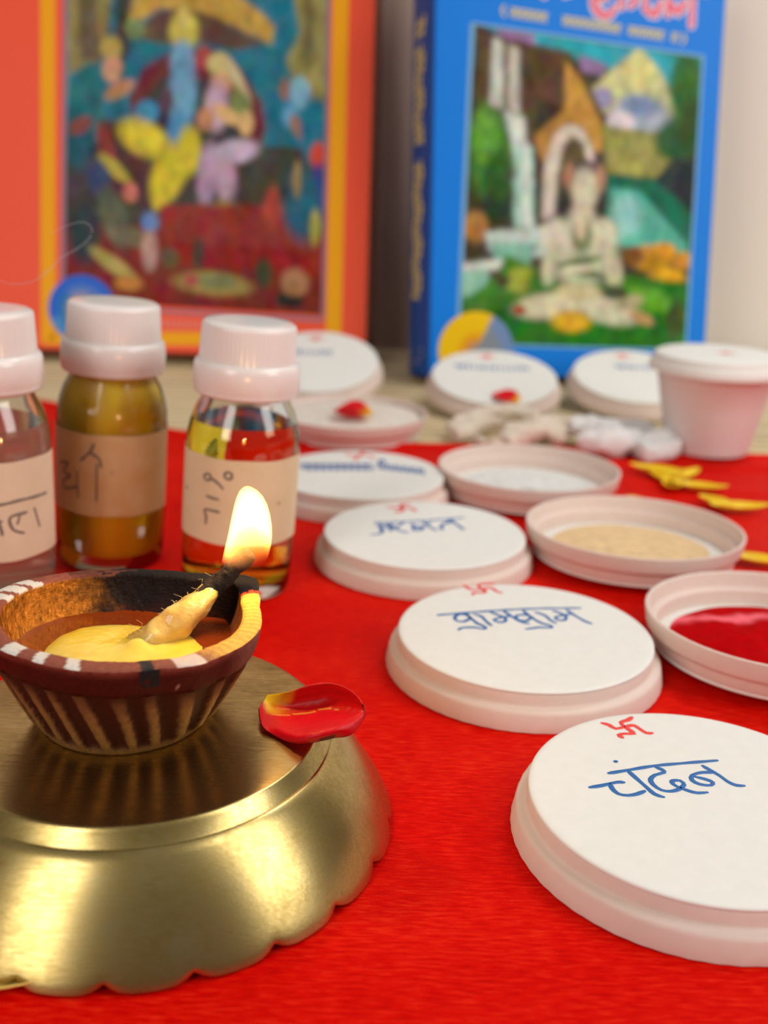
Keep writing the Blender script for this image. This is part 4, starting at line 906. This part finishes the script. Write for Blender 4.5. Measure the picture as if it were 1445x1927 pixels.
# ------------------------------------------------------------------ petals
def petal_mat(name, col, tip_col, rough=.4):
    x = painted(name, rough, .0, (700, .25, .0006)); x.b.inputs['Specular IOR Level'].default_value = .25; x.set(Subsurface_Weight=.1, Subsurface_Scale=.002); return x.m
PETAL = petal_mat('petal', None, None)
def surf(rowsP, colf, name, label, cat, nu=48, nv=26, group=None, thick=.03, loc=None):
    """rowsP: stations along the petal; each a list of 3-D points across"""
    A = np.array([resample(r_, 1e9) if len(r_) == 2 else [np.array(q, float) for q in r_] for r_ in rowsP])
    def interp_axis(A, n):
        m_ = A.shape[0]; out = []
        for t in np.linspace(0, m_-1, n):
            i = min(int(t), m_-2); f = t-i; p0, p1, p2, p3 = A[max(i-1, 0)], A[i], A[i+1], A[min(i+2, m_-1)]
            out.append(.5*(2*p1+(p2-p0)*f+(2*p0-5*p1+4*p2-p3)*f*f+(3*p1-p0-3*p2+p3)*f**3))
        return np.array(out)
    A = interp_axis(A, nu); A = interp_axis(A.transpose(1, 0, 2), nv).transpose(1, 0, 2)
    c = A.reshape(-1, 3).mean(0); c[2] = A[:, :, 2].min()
    V = []; cols = []
    for i in range(nu):
        for j in range(nv):
            p = A[i, j]-c; q = nz(*A[i, j], 6)*.012; V.append((p[0], p[1], p[2]+q)); cols.append(colf(i/(nu-1), j/(nv-1)))
    Fc = [(i*nv+j, (i+1)*nv+j, (i+1)*nv+j+1, i*nv+j+1) for i in range(nu-1) for j in range(nv-1)]
    o = mesh(name, V, Fc, PETAL, None, loc=c, colors={'tint': cols}); sd = o.modifiers.new('thick', 'SOLIDIFY'); sd.thickness = thick*S; sd.offset = 0
    tag(o, label, cat, group); return o
z = 2.16
def pr(*pts): return [at(a, b, c) for a, b, c in pts]
rowsP = [
    pr((503, 1308, 2.40), (498, 1316, 2.34), (492, 1324, 2.30), (489, 1330, 2.30), (487, 1334, 2.32)),
    pr((520, 1306, 2.45), (510, 1328, 2.24), (502, 1345, 2.20), (497, 1358, 2.2), (493, 1366, 2.24)),
    pr((550, 1300, 2.62), (540, 1330, 2.26), (535, 1350, 2.20), (527, 1372, 2.28), (516, 1384, 2.18)),
    pr((585, 1289, 2.80), (578, 1325, 2.36), (572, 1350, 2.26), (562, 1384, 2.42), (552, 1398, 2.22)),
    pr((620, 1285, 2.90), (612, 1318, 2.48), (606, 1345, 2.36), (597, 1380, 2.56), (590, 1396, 2.28)),
    pr((648, 1293, 2.92), (642, 1320, 2.58), (636, 1342, 2.46), (632, 1372, 2.62), (628, 1388, 2.34)),
    pr((672, 1310, 2.86), (667, 1326, 2.66), (663, 1340, 2.58), (662, 1362, 2.62), (660, 1382, 2.42)),
    pr((683, 1325, 2.82), (684, 1330, 2.76), (686, 1336, 2.72), (686, 1344, 2.66), (684, 1352, 2.58))]
def pc(u, v):
    n_ = nz(u*9, v*6, 1); y_ = sm(.34, .10, u+.10*n_)*sm(.52, .20, v+.05*n_)
    col = np.array((.48, .001, .002))*(1-.25*nz(u*5, v*25, 2))
    if v > .42: col = np.array((.58, .001, .008))
    col = col*(1-y_)+np.array((.92, .62, .01))*y_
    if abs(v-.44-.02*math.sin(u*8)) < .012 and .18 < u < .72: col = np.array((.66, .26, .04))
    if v > .86 and .60 < u < .72: col = np.array((.10, .0, .01))
    if v > .97 or u > .985: col = col*.35
    return col
surf(rowsP, pc, 'rose_petal', 'curled red petal with a yellow base on the edge of the brass bowl', 'petal', 70, 40)
def rock_petal(px, py, z, Lx, Wy, ang, colf, label, name='rose_petal', up=.35, group=None, cup=.3):
    c = at(px, py, z); rows_ = []
    for u in np.linspace(0, 1, 9):
        wd = Wy*math.sin(PI*(.06+.88*u)**.8)**.8; r_ = []
        for v in np.linspace(-1, 1, 5):
            X = (u-.5)*Lx; Y = v*wd/2; Z = cup*(v*v)*Wy*.5*math.sin(PI*u)+up*(u-.5)**2*Lx+.02
            r_.append((c[0]+X*math.cos(ang)-Y*math.sin(ang), c[1]+X*math.sin(ang)+Y*math.cos(ang), z+Z))
        rows_.append(r_)
    return surf(rows_, colf, name, label, 'petal', 26, 14, group)
def redc(u, v): y_ = sm(.35, .05, u); return np.array((.72, .004, .012))*(1-y_)+np.array((.9, .5, .02))*y_
o = rock_petal(663, 786, 1.02, 1.9, 1.5, PI-.2, redc, 'red petal with a yellow tip on the filled white lid', up=.5, cup=.9)
# petal on the leaning lid
ob = rock_petal(951, 757, 1.1, 1.5, 1.3, 2.6, redc, 'small red petal lying on the leaning white lid', up=.3, cup=.5)
nrm = Vector((0, -math.sin(.25), math.cos(.25)))
ctr = Vector((5.75, 57.8, 3.69*math.sin(.25)-.03))+nrm*.955
d = ray(951, 752); cpv = Vector(tuple(CP)); dv = Vector(tuple(d)); tt_ = (ctr-cpv).dot(nrm)/dv.dot(nrm); P_ = cpv+dv*tt_
ob.location = P_*S+nrm*.012*S; ob.rotation_euler = (.25, 0, 0)
def yel(u, v): return np.array((.92, .62, .02))*(1-.2*abs(v-.5))
def yel2(u, v): return np.array((.78, .52, .12))
YG = 'scattered yellow petals on the red cloth'
fpos = [(1235, 892, 2.4, .95, 2.7, 'long yellow petal at the flower pile, pointing to the lids'), (1265, 915, 2.1, .9, 1.3, 'yellow petal standing across the flower pile'), (1290, 900, 2.1, .85, .8, 'yellow petal in the pile reaching toward the cup'),
        (1315, 922, 2.3, .8, -.25, 'orange-yellow petal at the far end of the pile from the lids'), (1248, 905, 1.8, .9, 2.0, 'short yellow petal underneath the others of the pile'),
        (1390, 962, 2.4, .9, .05, 'curved yellow petal alone on the cloth beyond the cream powder'), (1345, 950, 1.6, .8, 2.2, 'small yellow petal touching the curved one beyond the cream powder'),
        (1190, 943, .8, .5, .3, 'tiny yellow petal behind the rim of the cream powder lid'), (1330, 980, .9, .35, .2, 'thin yellow petal just past the cream powder rim'), (1432, 1062, 2.1, .8, -.3, 'yellow petal on the cloth between the cream and red powder lids'), (15, 1851, 1.2, .7, .1, 'yellow petal poking out under the brass bowl rim')]
for px, py, L_, W_, a, lb in fpos:
    g = None
    rock_petal(px, py, .05 if py < 1800 else .02, L_, W_, a, yel if L_ > 1.5 else yel2, lb, 'marigold_petal', up=.5, group=YG, cup=.6)

# ------------------------------------------------------------------ cotton by the cup
cotb = M('raw_cotton'); cotb.set(Roughness=.95, Sheen_Weight=.4); cotb.link(cotb.ramp(cotb.noise(cotb.coord(), 260, 5), [(.3, (.74, .60, .46)), (.7, (.92, .81, .68))]), cotb.b.inputs['Base Color']); cotb.bump(cotb.noise(cotb.coord(), 900, 5, .7), .8, .001)
cotw = M('white_cotton'); cotw.set(Roughness=.95, Sheen_Weight=.4, Subsurface_Weight=.3, Subsurface_Scale=.004); cotw.set(Base_Color=(.94, .92, .91, 1)); cotw.bump(cotw.noise(cotw.coord(), 700, 5, .7), .8, .0015)
def roll(P, R, mt_, name, label, cat, group, seed, n=20):
    P = resample(P, .08); Rr = [R*1.25*(.55+.55*math.sin(PI*min(1, .08+.9*i/(len(P)-1)))**.5)*(1+.18*nz(i*.13, seed, 0)) for i in range(len(P))]
    V, Fc = tube(P, Rr, n); V = [np.array(v) for v in V]; V = twist(V, P, n); V = wob(V, .16, 1.6+seed*.01); V = wob(V, .05, 6)
    zmin = min(v[2] for v in V); c = np.mean([v for v in V], 0); c[2] = zmin
    o = mesh(name, rel(V, c), Fc, mt_, None, loc=(c[0], c[1], max(zmin, -.02) if zmin < .05 else zmin)); tag(o, label, cat, group); return o
CG = 'beige cotton wicks in front of the leaning lids'; WG = 'white cotton wicks beside the cup'
B = [([(845, 812, .25), (900, 790, .55), (960, 778, .8), (1010, 790, .7)], .30, 'long beige cotton wick, topmost of the pile'), ([(850, 826, .2), (905, 806, .35), (950, 800, .5)], .28, 'beige cotton wick at the mat side of the pile'),
     ([(945, 838, .3), (1000, 822, .4), (1070, 815, .45)], .34, 'thick beige cotton wick in front of the pile'), ([(1000, 800, .9), (1050, 797, .8), (1090, 812, .4)], .28, 'beige cotton wick ending at the white cotton'),
     ([(900, 833, .2), (925, 842, .2), (960, 838, .2)], .2, 'short beige cotton wick half under the pile'), ([(950, 812, .6), (1010, 806, .7), (1060, 832, .3)], .28, 'beige cotton wick crossing the middle of the pile')]
for i, (p, R, lb) in enumerate(B): roll(pr(*p), R, cotb.m, 'cotton_wick', lb, 'wick', CG, i)
Wt = [([(1075, 800, .9), (1130, 808, .8), (1180, 838, .4)], .42, 'long white cotton wick next to the beige pile'), ([(1090, 838, .4), (1140, 842, .45), (1190, 846, .35)], .42, 'white cotton wick along the front of the white pile'),
      ([(1150, 805, .8), (1200, 812, .7), (1240, 826, .5)], .38, 'white cotton wick at the back of the white pile'), ([(1195, 850, .35), (1235, 838, .5), (1285, 818, .7)], .40, 'white cotton wick lifted against the cup'),
      ([(1205, 862, .25), (1240, 858, .3), (1272, 850, .3)], .34, 'white cotton wick lying at the foot of the cup'), ([(1110, 820, .7), (1160, 824, .8), (1215, 832, .6)], .36, 'white cotton wick in the middle of the white pile')]
for i, (p, R, lb) in enumerate(Wt): roll(pr(*p), R, cotw.m, 'cotton_wick', lb, 'wick', WG, 20+i)

# ------------------------------------------------------------------ smoke wisp
smk = M('thin_smoke'); smk.n.remove(smk.b); vs = smk.node('ShaderNodeVolumeScatter'); vs.inputs['Color'].default_value = (.9, .93, 1, 1); vs.inputs['Density'].default_value = 150; smk.link(vs.outputs[0], smk.n['Material Output'].inputs['Volume'])
P = [atY(a, b, 26) for a, b in [(-20, 520), (20, 534), (60, 530), (90, 510), (115, 485), (145, 468), (168, 448), (172, 428), (155, 418), (125, 425), (95, 440)]]
P = resample(P, .06); V, Fc = tube(P, [.035+.02*math.sin(i*.05) for i in range(len(P))], 10)
c = P[0]; o = mesh('smoke_wisp', rel(V, c), Fc, smk.m, None, loc=c); tag(o, 'thin curl of pale smoke drifting in front of the orange book', 'smoke', kind='stuff')
